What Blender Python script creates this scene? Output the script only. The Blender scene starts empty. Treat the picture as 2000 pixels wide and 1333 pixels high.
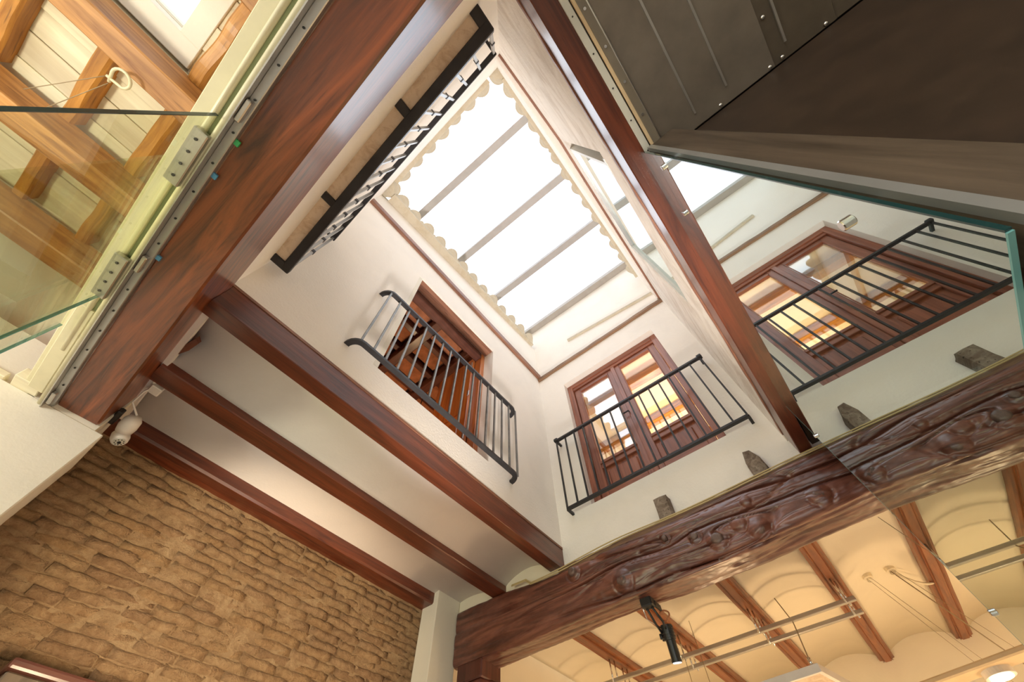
import bpy, bmesh, math, random
from mathutils import Vector, Matrix, noise
random.seed(7)
PI = math.pi
ZC = 1.30                       # height of the camera above the ground floor; all z below are relative to it
sc = bpy.context.scene
C = sc.collection

# ------------------------------------------------------------------ camera, sky, lights, exposure
cam_d = bpy.data.cameras.new('camera'); cam = bpy.data.objects.new('camera', cam_d); C.objects.link(cam)
cam_d.sensor_width = 36.0; cam_d.lens = 758.424 / 2000 * 36; cam_d.clip_start = 0.02
Rm = ((0.77943975, 0.6261541, -0.02011769), (-0.55312815, 0.67274903, -0.49138375), (-0.29414779, 0.39413169, 0.8707108))   # rows: image right, image down, forward, in world axes
right = Vector(Rm[0]); down = Vector(Rm[1]); fwd = Vector(Rm[2])
m = Matrix.Identity(4)
for i in range(3):
    m[i][0] = right[i]; m[i][1] = -down[i]; m[i][2] = -fwd[i]
m[2][3] = ZC
cam.matrix_world = m
sc.camera = cam
sc.view_settings.view_transform = 'Standard'; sc.view_settings.look = 'None'
sc.view_settings.gamma = 1.0; sc.view_settings.use_curve_mapping = False
sc.view_settings.exposure = 0.40
sc.cycles.max_bounces = 9; sc.cycles.diffuse_bounces = 5; sc.cycles.adaptive_threshold = 0.02

W = bpy.data.worlds.new('sky'); sc.world = W; W.use_nodes = True
nt = W.node_tree; nt.nodes.clear()
wo = nt.nodes.new('ShaderNodeOutputWorld'); bg = nt.nodes.new('ShaderNodeBackground')
tc = nt.nodes.new('ShaderNodeTexCoord'); nz = nt.nodes.new('ShaderNodeTexNoise'); cr = nt.nodes.new('ShaderNodeValToRGB')
nz.inputs['Scale'].default_value = 2.2; nz.inputs['Detail'].default_value = 3
cr.color_ramp.elements[0].position = 0.35; cr.color_ramp.elements[0].color = (0.86, 0.93, 1.0, 1)
cr.color_ramp.elements[1].position = 0.6; cr.color_ramp.elements[1].color = (1.0, 1.0, 1.0, 1)
nt.links.new(tc.outputs['Generated'], nz.inputs['Vector']); nt.links.new(nz.outputs['Fac'], cr.inputs['Fac'])
nt.links.new(cr.outputs['Color'], bg.inputs['Color']); nt.links.new(bg.outputs[0], wo.inputs[0])
bg.inputs['Strength'].default_value = 2.15

def light(name, kind, loc, power, col, size=0.1, rot=(0, 0, 0), sy=None, portal=False, spot=None, aim=None):
    d = bpy.data.lights.new(name, kind); o = bpy.data.objects.new(name, d); C.objects.link(o)
    o.location = (loc[0], loc[1], loc[2] + ZC); o.rotation_euler = rot
    d.energy = power; d.color = col
    if kind == 'AREA':
        d.size = size
        if sy: d.shape = 'RECTANGLE'; d.size_y = sy
        if portal: d.cycles.is_portal = True
    else:
        d.shadow_soft_size = size
    if aim: o.rotation_euler = (Vector(aim) - Vector(loc)).to_track_quat('-Z', 'Y').to_euler()
    if spot: d.spot_size = spot; d.spot_blend = 0.6
    return o
WARM = (1.0, 0.68, 0.37); SOFT = (1.0, 0.92, 0.86)
light('skylight_portal', 'AREA', (-0.8, 1.1, 6.75), 1, (1, 1, 1), 3.4, (0, 0, 0), 4.2, portal=True)
light('front_opening_portal', 'AREA', (-0.2, -5.45, 0.2), 1, (1, 1, 1), 5.6, (PI / 2, 0, 0), 2.6, portal=True)  # samples sky through an unseen front opening added for fill
# room lamps, and unseen fill lights for the patio and brick wall
light('patio_fill', 'POINT', (-1.1, 1.3, -0.75), 11, SOFT, 0.22)  # soft fill added under the ceiling bays, no fixture there
light('well_fill_spot', 'SPOT', (-0.68, 1.35, -1.25), 780, (1.0, 0.94, 0.90), 0.20, (PI, 0, 0), spot=math.radians(47))  # unseen spot added to lift the light well walls
light('brick_fill_spot', 'SPOT', (-1.2, 0.5, 0.2), 185, (1.0, 0.78, 0.50), 0.12, spot=math.radians(66), aim=(-3.2, 1.1, 1.1))  # unseen warm spot added to brighten the bricks
light('back_room_lamp', 'POINT', (-0.9, 5.0, -0.3), 56, WARM, 0.15)
light('back_room_lamp', 'POINT', (1.5, 5.4, -0.2), 46, WARM, 0.15)
light('front_room_lamp', 'POINT', (-1.6, -2.3, 0.9), 78, (1.0, 0.94, 0.76), 0.15)
light('front_room_lamp', 'POINT', (0.9, -2.6, 0.9), 30, (1.0, 0.94, 0.76), 0.15)
light('upper_room_lamp', 'POINT', (-0.5, 4.9, 3.4), 85, (1.0, 0.78, 0.5), 0.12)
light('side_room_lamp', 'POINT', (-3.3, 1.6, 3.2), 26, WARM, 0.06)

# ------------------------------------------------------------------ materials
MATS = {}
def nodes(name):
    mt = bpy.data.materials.new(name); mt.use_nodes = True
    n = mt.node_tree; b = n.nodes['Principled BSDF']
    MATS[name] = mt
    return mt, n, b
def L(n, a, b): n.links.new(a, b)
def ramp(n, fac, stops):
    r = n.nodes.new('ShaderNodeValToRGB'); e = r.color_ramp.elements
    while len(e) < len(stops): e.new(0.5)
    for i, (p, c) in enumerate(stops): e[i].position = p; e[i].color = (*c, 1)
    L(n, fac, r.inputs['Fac']); return r.outputs['Color']
def coords(n, scale=(1, 1, 1), rnd=True):
    t = n.nodes.new('ShaderNodeTexCoord'); mp = n.nodes.new('ShaderNodeMapping'); mp.inputs['Scale'].default_value = scale
    src = t.outputs['Object']
    if rnd:
        oi = n.nodes.new('ShaderNodeObjectInfo'); ad = n.nodes.new('ShaderNodeVectorMath'); ad.operation = 'MULTIPLY_ADD'
        cx = n.nodes.new('ShaderNodeCombineXYZ')
        for k in range(3): L(n, oi.outputs['Random'], cx.inputs[k])
        L(n, cx.outputs[0], ad.inputs[0]); ad.inputs[1].default_value = (7.3, 5.1, 9.7); L(n, src, ad.inputs[2]); src = ad.outputs[0]
    L(n, src, mp.inputs['Vector']); return mp.outputs['Vector']
def noise_n(n, vec, scale, detail=4, rough=0.55, dist=0.0):
    t = n.nodes.new('ShaderNodeTexNoise'); t.inputs['Scale'].default_value = scale; t.inputs['Detail'].default_value = detail
    t.inputs['Roughness'].default_value = rough; t.inputs['Distortion'].default_value = dist
    L(n, vec, t.inputs['Vector']); return t.outputs['Fac']
def bump(n, b, h, strength, dist=0.01):
    u = n.nodes.new('ShaderNodeBump'); u.inputs['Strength'].default_value = strength; u.inputs['Distance'].default_value = dist
    L(n, h, u.inputs['Height']); L(n, u.outputs[0], b.inputs['Normal'])
def mix(n, f, a, c):
    x = n.nodes.new('ShaderNodeMix'); x.data_type = 'RGBA'; x.blend_type = 'MULTIPLY'
    x.inputs[0].default_value = f; L(n, a, x.inputs[6]); L(n, c, x.inputs[7]); return x.outputs[2]
def flat(name, col, rough=0.5, metal=0.0, emit=None, es=0.0, coat=0.0, var=0.06, bscale=60, bstr=0.0):
    mt, n, b = nodes(name); b.inputs['Roughness'].default_value = rough; b.inputs['Metallic'].default_value = metal
    v = coords(n); f = noise_n(n, v, 9, 5)
    lo = tuple(max(0, c * (1 - var)) for c in col); hi = tuple(min(1, c * (1 + var)) for c in col)
    L(n, ramp(n, f, [(0.3, lo), (0.7, hi)]), b.inputs['Base Color'])
    b.inputs['Coat Weight'].default_value = coat
    if bstr: bump(n, b, noise_n(n, v, bscale, 4), bstr, 0.004)
    if emit: b.inputs['Emission Color'].default_value = (*emit, 1); b.inputs['Emission Strength'].default_value = es
    return mt
def plaster(name, col, stain=(0.9, 0.86, 0.78), bs=0.25, streak=None):
    mt, n, b = nodes(name); b.inputs['Roughness'].default_value = 0.82
    v = coords(n, rnd=False)
    base = ramp(n, noise_n(n, v, 1.6, 6, 0.6, 0.4), [(0.25, tuple(c * 0.93 for c in col)), (0.5, col), (0.8, tuple(min(1, c * 1.04) for c in col))])
    if streak:
        sv = coords(n, streak, rnd=False)
        base = mix(n, 0.55, base, ramp(n, noise_n(n, sv, 2.2, 6, 0.7, 0.8), [(0.36, stain), (0.55, (1, 1, 1))]))
    L(n, base, b.inputs['Base Color'])
    a = n.nodes.new('ShaderNodeMath'); a.operation = 'ADD'
    L(n, noise_n(n, v, 7, 5), a.inputs[0]); L(n, noise_n(n, v, 55, 4), a.inputs[1])
    bump(n, b, a.outputs[0], bs, 0.012)
    return mt
def wood(name, dark, light_, axis='y', rough=0.38, coat=0.35, gs=1.0, bstr=0.25, spots=0.0):
    mt, n, b = nodes(name)
    k = {'x': (1.1, 15, 15), 'y': (15, 1.1, 15), 'z': (15, 15, 1.1)}[axis]
    v = coords(n, tuple(c * gs for c in k))
    g = noise_n(n, v, 1.0, 6, 0.62, 1.4)
    mid = tuple((a + c) / 2 for a, c in zip(dark, light_))
    col = ramp(n, g, [(0.28, dark), (0.48, mid), (0.72, light_)])
    v2 = coords(n, tuple(c * 0.25 * gs for c in k))
    col = mix(n, 0.6, col, ramp(n, noise_n(n, v2, 1.3, 4, 0.6, 0.6), [(0.3, (0.5, 0.42, 0.4)), (0.62, (1, 1, 1))]))
    if spots:
        v3 = coords(n, tuple(c * 0.5 for c in k))
        col = mix(n, spots, col, ramp(n, noise_n(n, v3, 7, 2), [(0.30, (0.1, 0.06, 0.05)), (0.36, (1, 1, 1))]))
    L(n, col, b.inputs['Base Color']); b.inputs['Roughness'].default_value = rough
    b.inputs['Coat Weight'].default_value = coat; b.inputs['Coat Roughness'].default_value = 0.22
    v4 = coords(n, tuple(c * 3 for c in k))
    bump(n, b, noise_n(n, v4, 1.0, 5, 0.6, 0.8), bstr, 0.004)
    return mt
def glass(name, f0, tint=(1, 1, 1), refl=(1, 1, 1), rough=0.0, power=4.0, top=1.0):
    """thin pane: clear transmission plus a mirror share that rises towards grazing view, the same from both sides"""
    mt, n, b = nodes(name); n.nodes.remove(b)
    out = n.nodes['Material Output']; tr = n.nodes.new('ShaderNodeBsdfTransparent'); gl = n.nodes.new('ShaderNodeBsdfGlossy')
    lw = n.nodes.new('ShaderNodeLayerWeight'); lw.inputs['Blend'].default_value = 0.5
    pw = n.nodes.new('ShaderNodeMath'); pw.operation = 'POWER'; pw.inputs[1].default_value = power; L(n, lw.outputs['Facing'], pw.inputs[0])
    ma = n.nodes.new('ShaderNodeMath'); ma.operation = 'MULTIPLY_ADD'; ma.inputs[1].default_value = top - f0; ma.inputs[2].default_value = f0; L(n, pw.outputs[0], ma.inputs[0])
    mx = n.nodes.new('ShaderNodeMixShader')
    tr.inputs['Color'].default_value = (*tint, 1); gl.inputs['Color'].default_value = (*refl, 1); gl.inputs['Roughness'].default_value = rough
    L(n, ma.outputs[0], mx.inputs[0]); L(n, tr.outputs[0], mx.inputs[1]); L(n, gl.outputs[0], mx.inputs[2]); L(n, mx.outputs[0], out.inputs[0])
    return mt

M = {}
M['cream'] = plaster('cream plaster', (0.92, 0.862, 0.785))
M['cream_worn'] = plaster('worn cream plaster', (0.90, 0.845, 0.77), (0.62, 0.55, 0.48), 0.4, (6, 1.0, 2.0))
M['vault'] = plaster('white plaster ceiling', (0.78, 0.725, 0.71), bs=0.1)
M['white'] = plaster('white plaster wall', (0.86, 0.81, 0.70), bs=0.12)
M['warmwall'] = plaster('warm white plaster', (0.86, 0.78, 0.62), bs=0.08)
M['tilepaint'] = plaster('cream painted clay', (0.60, 0.53, 0.41), (0.82, 0.74, 0.6), 0.4, (3, 3, 8))
M['slab'] = plaster('beige slab plaster', (0.74, 0.60, 0.46), (0.6, 0.45, 0.3), 0.3, (5, 5, 5))
M['brick'] = None
M['red_x'] = wood('red brown timber along x', (0.035, 0.007, 0.003), (0.38, 0.095, 0.024), 'x', 0.36, 0.5, spots=0.35)
M['red_y'] = wood('red brown timber along y', (0.06, 0.012, 0.006), (0.22, 0.052, 0.02), 'y', 0.36, 0.45, spots=0.3)
M['red_z'] = wood('red brown joinery', (0.17, 0.045, 0.022), (0.46, 0.16, 0.085), 'z', 0.36, 0.4)
M['jred_x'] = wood('red brown joinery rail', (0.17, 0.045, 0.022), (0.46, 0.16, 0.085), 'x', 0.36, 0.4)
M['post'] = wood('dark red post timber', (0.05, 0.012, 0.008), (0.17, 0.045, 0.027), 'z', 0.4, 0.3)
M['leaf'] = wood('orange varnished door', (0.30, 0.06, 0.01), (0.72, 0.24, 0.05), 'z', 0.3, 0.5)
M['orange_y'] = wood('orange old timber along y', (0.22, 0.075, 0.015), (0.66, 0.33, 0.10), 'y', 0.5, 0.15, spots=0.3)
M['orange_x'] = wood('orange old timber along x', (0.25, 0.085, 0.01), (0.70, 0.33, 0.06), 'x', 0.55, 0.1, bstr=0.6, spots=0.5)
M['back_y'] = wood('carved orange joist', (0.12, 0.028, 0.007), (0.42, 0.13, 0.032), 'y', 0.42, 0.3)
M['dark_y'] = wood('dark brown joist', (0.05, 0.014, 0.009), (0.15, 0.045, 0.025), 'y', 0.5, 0.2)
M['dark_x'] = wood('dark brown cross beam', (0.05, 0.014, 0.009), (0.15, 0.045, 0.025), 'x', 0.5, 0.2)
M['dark_z'] = wood('blackened timber post', (0.05, 0.035, 0.022), (0.15, 0.11, 0.075), 'z', 0.45, 0.3)
M['trim_y'] = wood('worn brown batten along y', (0.16, 0.06, 0.03), (0.42, 0.2, 0.12), 'y', 0.55, 0.1, spots=0.4)
M['trim_x'] = wood('worn brown batten along x', (0.14, 0.07, 0.035), (0.38, 0.22, 0.12), 'x', 0.6, 0.0, spots=0.4)
M['plank'] = wood('cream painted plank', (0.78, 0.70, 0.48), (0.92, 0.86, 0.64), 'y', 0.6, 0.0, bstr=0.15)
M['oldend'] = wood('grey weathered end grain', (0.12, 0.075, 0.045), (0.40, 0.33, 0.26), 'y', 0.9, 0, bstr=0.8, spots=0.8)
M['terracotta'] = flat('terracotta panel', (0.42, 0.17, 0.08), 0.8, var=0.3, bstr=0.3)
M['iron'] = flat('black iron', (0.028, 0.026, 0.028), 0.42, 0.3, var=0.3, bscale=120, bstr=0.15)
M['bar'] = flat('grey painted iron bar', (0.22, 0.22, 0.215), 0.4, 0.4, var=0.25)
M['steel'] = flat('brushed steel', (0.55, 0.53, 0.50), 0.34, 0.9)
M['chrome'] = flat('chrome', (0.8, 0.8, 0.8), 0.12, 1.0)
M['alu'] = flat('grey aluminium', (0.45, 0.45, 0.44), 0.4, 0.7)
M['creammetal'] = flat('cream painted profile', (0.72, 0.66, 0.44), 0.4)
M['knot'] = wood('grey brown knot end grain', (0.07, 0.035, 0.025), (0.22, 0.14, 0.11), 'y', 0.5, 0.3, 1.0, 0.5)
M['rubber'] = flat('green grey seal', (0.28, 0.33, 0.16), 0.5)
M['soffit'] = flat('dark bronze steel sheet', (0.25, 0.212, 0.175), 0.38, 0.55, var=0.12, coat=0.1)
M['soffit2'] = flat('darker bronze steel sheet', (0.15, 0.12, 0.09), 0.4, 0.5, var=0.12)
M['darkpanel'] = flat('dark brown laminate', (0.035, 0.020, 0.012), 0.45, var=0.25)
M['whitemetal'] = flat('white painted steel', (0.68, 0.68, 0.62), 0.4)
M['palewood'] = flat('pale pine strip', (0.72, 0.55, 0.34), 0.5)
M['acrylic'] = flat('smoked clear strip', (0.20, 0.17, 0.13), 0.15, 0.0, coat=0.6)
M['plastic'] = flat('white plastic', (0.80, 0.76, 0.72), 0.35, coat=0.3)
M['blackplastic'] = flat('black plastic', (0.02, 0.02, 0.02), 0.4)
M['cable'] = flat('yellowed cable', (0.55, 0.42, 0.2), 0.6)
M['wire'] = flat('thin wire', (0.35, 0.26, 0.15), 0.5)
M['whitecable'] = flat('white corrugated cable', (0.86, 0.76, 0.56), 0.5)
M['bluetape'] = flat('blue tape', (0.10, 0.35, 0.6), 0.5)
M['greentape'] = flat('green tape', (0.05, 0.45, 0.15), 0.5)
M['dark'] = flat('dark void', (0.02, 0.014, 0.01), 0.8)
M['floor'] = flat('terrazzo floor', (0.60, 0.59, 0.58), 0.4, var=0.15)
M['glow'] = flat('lamp lens', (0.9, 0.9, 1.0), 0.3, emit=(0.8, 0.85, 1.0), es=2.0)
M['warmglow'] = flat('lit lamp disc', (1, 0.9, 0.7), 0.3, emit=(1.0, 0.8, 0.5), es=5.0)
M['amber'] = flat('amber bulb', (1, 0.5, 0.15), 0.3, emit=(1.0, 0.4, 0.08), es=6.0)
M['mount'] = flat('grey flashing', (0.40, 0.36, 0.32), 0.5, 0.2)
M['bar_sky'] = flat('grey skylight bar', (0.42, 0.39, 0.375), 0.5, 0.1)
M['g_clear'] = glass('clear glass', 0.05, (0.97, 0.99, 0.95))
M['g_green'] = glass('green tinted glass', 0.05, (0.95, 0.97, 0.88), top=0.7)
M['g_mirror'] = glass('reflective shaft glass', 0.52, (0.55, 0.68, 0.66), (0.86, 0.93, 0.91), power=2.0)
M['g_window'] = glass('window glass', 0.22, (0.8, 0.84, 0.85), power=3.0)
M['g_roof'] = glass('skylight glazing', 0.03, (0.95, 0.97, 1.0))
M['g_edge'] = flat('green glass edge', (0.012, 0.045, 0.045), 0.2, coat=0.5)
M['g_edge2'] = flat('pale cyan glass edge', (0.16, 0.40, 0.40), 0.2, coat=0.5)
def mk_brick():
    mt, n, b = nodes('old rough brick'); b.inputs['Roughness'].default_value = 0.9
    v = coords(n); w = coords(n, rnd=False)
    c = ramp(n, noise_n(n, v, 16, 10, 0.74, 0.6), [(0.22, (0.24, 0.13, 0.07)), (0.42, (0.45, 0.28, 0.15)), (0.6, (0.60, 0.40, 0.23)), (0.8, (0.72, 0.53, 0.34))])
    oi = n.nodes.new('ShaderNodeObjectInfo')
    c = mix(n, 0.7, c, ramp(n, oi.outputs['Random'], [(0.0, (0.72, 0.62, 0.55)), (0.4, (1.0, 0.95, 0.9)), (0.75, (0.95, 0.85, 0.68)), (1.0, (1.0, 0.98, 0.92))]))
    L(n, c, b.inputs['Base Color'])
    a = n.nodes.new('ShaderNodeMath'); a.operation = 'ADD'
    L(n, noise_n(n, v, 28, 8, 0.7), a.inputs[0]); L(n, noise_n(n, v, 90, 5, 0.7), a.inputs[1])
    bump(n, b, a.outputs[0], 1.0, 0.03)
    return mt
M['brick'] = mk_brick()
def mk_mortar():
    mt, n, b = nodes('earth mortar'); b.inputs['Roughness'].default_value = 0.95
    v = coords(n, rnd=False)
    L(n, ramp(n, noise_n(n, v, 10, 8, 0.7, 0.5), [(0.22, (0.22, 0.12, 0.06)), (0.45, (0.44, 0.28, 0.15)), (0.7, (0.62, 0.43, 0.25))]), b.inputs['Base Color'])
    bump(n, b, noise_n(n, v, 40, 8, 0.75), 1.0, 0.03)
    return mt
M['mortar'] = mk_mortar()
def mk_rough():
    mt, n, b = nodes('old rough beam varnish')
    v = coords(n, (0.9, 8, 8), rnd=False); g = noise_n(n, v, 1.3, 7, 0.65, 1.6)
    c = ramp(n, g, [(0.26, (0.030, 0.009, 0.006)), (0.46, (0.12, 0.036, 0.022)), (0.68, (0.26, 0.095, 0.06)), (0.85, (0.36, 0.17, 0.12))])
    L(n, c, b.inputs['Base Color']); b.inputs['Roughness'].default_value = 0.34
    b.inputs['Coat Weight'].default_value = 0.6; b.inputs['Coat Roughness'].default_value = 0.32; b.inputs['Coat IOR'].default_value = 1.55
    v2 = coords(n, (6, 40, 40), rnd=False)
    bump(n, b, noise_n(n, v2, 1.2, 6, 0.65, 0.6), 0.35, 0.005)
    return mt
M['rough'] = mk_rough()

# ------------------------------------------------------------------ mesh helpers
WO = {}
class MB:
    def __init__(s): s.v = []; s.f = []
    def add(s, vs, fs):
        o = len(s.v); s.v += [tuple(p) for p in vs]; s.f += [tuple(i + o for i in f) for f in fs]; return s
    def hexa(s, p):      # bottom 4 (ccw seen from above), top 4
        return s.add(p, [(3, 2, 1, 0), (4, 5, 6, 7), (0, 1, 5, 4), (1, 2, 6, 5), (2, 3, 7, 6), (3, 0, 4, 7)])
    def box(s, x0, x1, y0, y1, z0, z1):
        return s.hexa([(x0, y0, z0), (x1, y0, z0), (x1, y1, z0), (x0, y1, z0), (x0, y0, z1), (x1, y0, z1), (x1, y1, z1), (x0, y1, z1)])
    def prism(s, poly, d):      # closed polygon of 3d points swept along vector d
        n = len(poly); q = [tuple(Vector(p) + Vector(d)) for p in poly]
        return s.add(list(poly) + q, [tuple(range(n))[::-1], tuple(range(n, 2 * n))] + [(i, (i + 1) % n, n + (i + 1) % n, n + i) for i in range(n)])
    def tube(s, pts, r, n=8, flat_=None):
        pts = [Vector(p) for p in pts]; rings = []; o = len(s.v)
        up0 = None
        for i, p in enumerate(pts):
            t = (pts[min(i + 1, len(pts) - 1)] - pts[max(i - 1, 0)]).normalized()
            up = Vector((0, 0, 1)) if abs(t.z) < 0.95 else Vector((1, 0, 0))
            a = t.cross(up).normalized(); b = a.cross(t).normalized()
            ra, rb = (r, r) if flat_ is None else flat_
            rr = r[i] if isinstance(r, (list, tuple)) else None
            for k in range(n):
                w = 2 * PI * k / n + PI / n
                if flat_ and n == 4: ca, cb = math.copysign(1, math.cos(w)), math.copysign(1, math.sin(w))
                else: ca, cb = math.cos(w), math.sin(w)
                s.v.append(tuple(p + a * ca * (rr if rr is not None else ra) + b * cb * (rr if rr is not None else rb)))
        for i in range(len(pts) - 1):
            for k in range(n):
                s.f.append((o + i * n + k, o + i * n + (k + 1) % n, o + (i + 1) * n + (k + 1) % n, o + (i + 1) * n + k))
        s.f.append(tuple(o + k for k in range(n))[::-1]); s.f.append(tuple(o + (len(pts) - 1) * n + k for k in range(n)))
        return s
    def build(s, name, mt, parent=None, smooth=False, bevel=0.0, segs=1, origin=None, keep=False):
        vs = s.v
        xs, ys, zs = zip(*vs)
        if origin is None: origin = ((min(xs) + max(xs)) / 2, (min(ys) + max(ys)) / 2, min(zs))
        o = Vector((origin[0], origin[1], origin[2]))
        me = bpy.data.meshes.new(name)
        me.from_pydata([(x - o.x, y - o.y, z - o.z) for x, y, z in vs], [], s.f)
        bm = bmesh.new(); bm.from_mesh(me)
        bmesh.ops.recalc_face_normals(bm, faces=bm.faces)
        if bevel:
            es = [e for e in bm.edges if len(e.link_faces) == 2 and e.calc_face_angle(0) > 0.6]
            bmesh.ops.bevel(bm, geom=es, offset=bevel, segments=segs, profile=0.6, affect='EDGES', clamp_overlap=True)
        bm.to_mesh(me); bm.free()
        if smooth:
            for p in me.polygons: p.use_smooth = True
        me.materials.append(M[mt])
        return place(bpy.data.objects.new(name, me), o, parent)
def place(ob, o, parent=None):
    C.objects.link(ob); WO[ob.name] = Vector(o)
    if parent: ob.parent = parent; ob.location = Vector(o) - WO[parent.name]
    else: ob.location = (o[0], o[1], o[2] + ZC)
    return ob
def thing(name, loc, label, cat, group=None):
    e = bpy.data.objects.new(name, None); e.empty_display_size = 0.1
    place(e, Vector(loc)); return tag(e, label, cat, group)
def tag(o, label, cat, group=None, kind=None):
    o['label'] = label
    if cat: o['category'] = cat
    if group: o['group'] = group
    if kind: o['kind'] = kind
    return o
def struct(o, label=None):
    o['kind'] = 'structure'
    if label: o['label'] = label
    return o
def copy_to(src, o, parent=None):
    c = src.copy(); return place(c, o, parent)
def yF(x): return -0.453 - 0.06 * x       # inner face line of the front beam (runs a little askew)
def yW(x): return -0.475 - 0.066 * x      # front wall of the light well
def xR(y):                                # right wall of the light well
    P = [(-0.6, 0.362), (0.55, 0.400), (1.7, 0.374), (3.4, 0.342)]
    for (a, b), (c, d) in zip(P, P[1:]):
        if y <= c: return b + (d - b) * (y - a) / (c - a)
    return P[-1][1]
def fbox(mb, x0, x1, a, b, z0, z1):       # box running along the askew front line, y offsets a..b from yF
    P = [(x0, yF(x0) + a), (x1, yF(x1) + a), (x1, yF(x1) + b), (x0, yF(x0) + b)]
    return mb.hexa([(x, y, z0) for x, y in P] + [(x, y, z1) for x, y in P])
def hewn(p0, p1, w, h, seg=24, amp=0.003, ch=0.008, freq=2.0, seed=0.0, mold=None):
    """timber with slightly wavering faces; p0 p1 are centres of the bottom face; h goes up"""
    p0, p1 = Vector(p0), Vector(p1); t = (p1 - p0).normalized(); a = t.cross(Vector((0, 0, 1))).normalized()
    prof = [(-w / 2 + ch, 0), (-w / 6, 0), (w / 6, 0), (w / 2 - ch, 0), (w / 2, ch), (w / 2, h / 2), (w / 2, h), (-w / 2, h), (-w / 2, h / 2), (-w / 2, ch)]
    if mold:
        g = mold
        prof = [(-w / 2 + g, 0), (-w / 2 + g + 0.012, 0.01), (-w / 2 + g + 0.02, 0), (w / 2 - g - 0.02, 0), (w / 2 - g - 0.012, 0.01), (w / 2 - g, 0),
                (w / 2 - g, 0.018), (w / 2, 0.022), (w / 2, h), (-w / 2, h), (-w / 2, 0.022), (-w / 2 + g, 0.018)]
    n = len(prof); mb = MB(); vs = []
    for i in range(seg + 1):
        c = p0.lerp(p1, i / seg); ln = (p1 - p0).length * i / seg
        for k, (u, z) in enumerate(prof):
            q = Vector((ln * freq + seed, u * 3 + seed, z * 3))
            du = noise.noise(q) * amp; dz = noise.noise(q + Vector((9, 4, 1))) * amp
            vs.append(tuple(c + a * (u + du) + Vector((0, 0, z + dz))))
    fs = [(i * n + k, i * n + (k + 1) % n, (i + 1) * n + (k + 1) % n, (i + 1) * n + k) for i in range(seg) for k in range(n)]
    fs += [tuple(range(n)), tuple(seg * n + k for k in range(n))[::-1]]
    return mb.add(vs, fs)

# ------------------------------------------------------------------ the setting
FL = -ZC
o = MB().box(-3.6, 3.2, -5.6, 7.2, FL - 0.1, FL).build('floor', 'floor'); struct(o)

# brick wall on the left: mortar bed, single bricks as parts
mb = MB(); NY, NZ = 70, 60
for j in range(NZ + 1):
    for i in range(NY + 1):
        y = -0.30 + 3.02 * i / NY; z = FL + (2.0 - FL) * j / NZ
        d = noise.noise(Vector((y * 3, z * 3, 1))) * 0.012 + noise.noise(Vector((y * 14, z * 22, 5))) * 0.006
        mb.v.append((-3.217 + d, y, z))
for j in range(NZ):
    for i in range(NY):
        a = j * (NY + 1) + i; mb.f.append((a, a + 1, a + NY + 2, a + NY + 1))
mb.box(-3.5, -3.26, -0.30, 2.72, FL, 2.05)
wl = mb.build('wall_left', 'mortar', smooth=True); struct(wl, 'rough brick wall of thin earth coloured bricks')
def brick_mesh(seed, ln, ht):
    m_ = MB(); nx, nzz = 5, 2; g = []
    for j in range(nzz + 1):
        for i in range(nx + 1):
            y = (i / nx - 0.5) * ln; z = (j / nzz) * ht
            e = (i in (0, nx)) or (j in (0, nzz))
            q = Vector((y * 9 + seed * 3.1, z * 20, seed))
            x = noise.noise(q) * 0.012 + noise.noise(q * 3) * 0.008 - (0.003 if e else 0)
            yy = y + noise.noise(q * 2 + Vector((3, 0, 0))) * 0.012; zz = z + noise.noise(q * 2 + Vector((0, 7, 0))) * 0.011
            m_.v.append((x, yy, zz)); g.append((x, yy, zz))
    n = len(g); w = nx + 1
    m_.v += [(-0.05, p[1], p[2]) for p in g]
    for j in range(nzz):
        for i in range(nx):
            a = j * w + i; m_.f.append((a, a + 1, a + w + 1, a + w))
    rim = [i for i in range(w)] + [j * w + nx for j in range(1, nzz + 1)] + [nzz * w + i for i in range(nx - 1, -1, -1)] + [j * w for j in range(nzz - 1, 0, -1)]
    for k in range(len(rim)):
        a, b = rim[k], rim[(k + 1) % len(rim)]; m_.f.append((b, a, a + n, b + n))
    me = bpy.data.meshes.new('brick'); me.from_pydata(m_.v, [], m_.f)
    bm = bmesh.new(); bm.from_mesh(me); bmesh.ops.recalc_face_normals(bm, faces=bm.faces); bm.to_mesh(me); bm.free()
    for p in me.polygons: p.use_smooth = True
    me.materials.append(M['brick']); return me
BR = [brick_mesh(k, ln, 0.048) for k, ln in enumerate([0.27, 0.25, 0.29, 0.22, 0.28, 0.26, 0.14, 0.30, 0.24, 0.27])]
BL = [0.27, 0.25, 0.29, 0.22, 0.28, 0.26, 0.14, 0.30, 0.24, 0.27]
nb = 0; z = 0.50; row = 0
while z < 1.96:
    y = -0.28 + (row % 2) * -0.13 + random.uniform(-0.05, 0.05)
    while y < 2.62 and nb < 298:
        k = random.randrange(10)
        yc = y + BL[k] / 2
        if z > 0.62 + 0.23 * (yc - 0.3) - 0.12:
            b = bpy.data.objects.new('brick', BR[k])
            place(b, Vector((-3.205 + random.uniform(-0.010, 0.008), yc, z + random.uniform(-0.003, 0.003))), wl)
            b.rotation_euler = (random.uniform(-0.03, 0.03), random.uniform(-0.05, 0.05), random.uniform(-0.04, 0.04)); nb += 1
        y += BL[k] + random.uniform(0.002, 0.012)
    z += 0.057; row += 1

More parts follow.
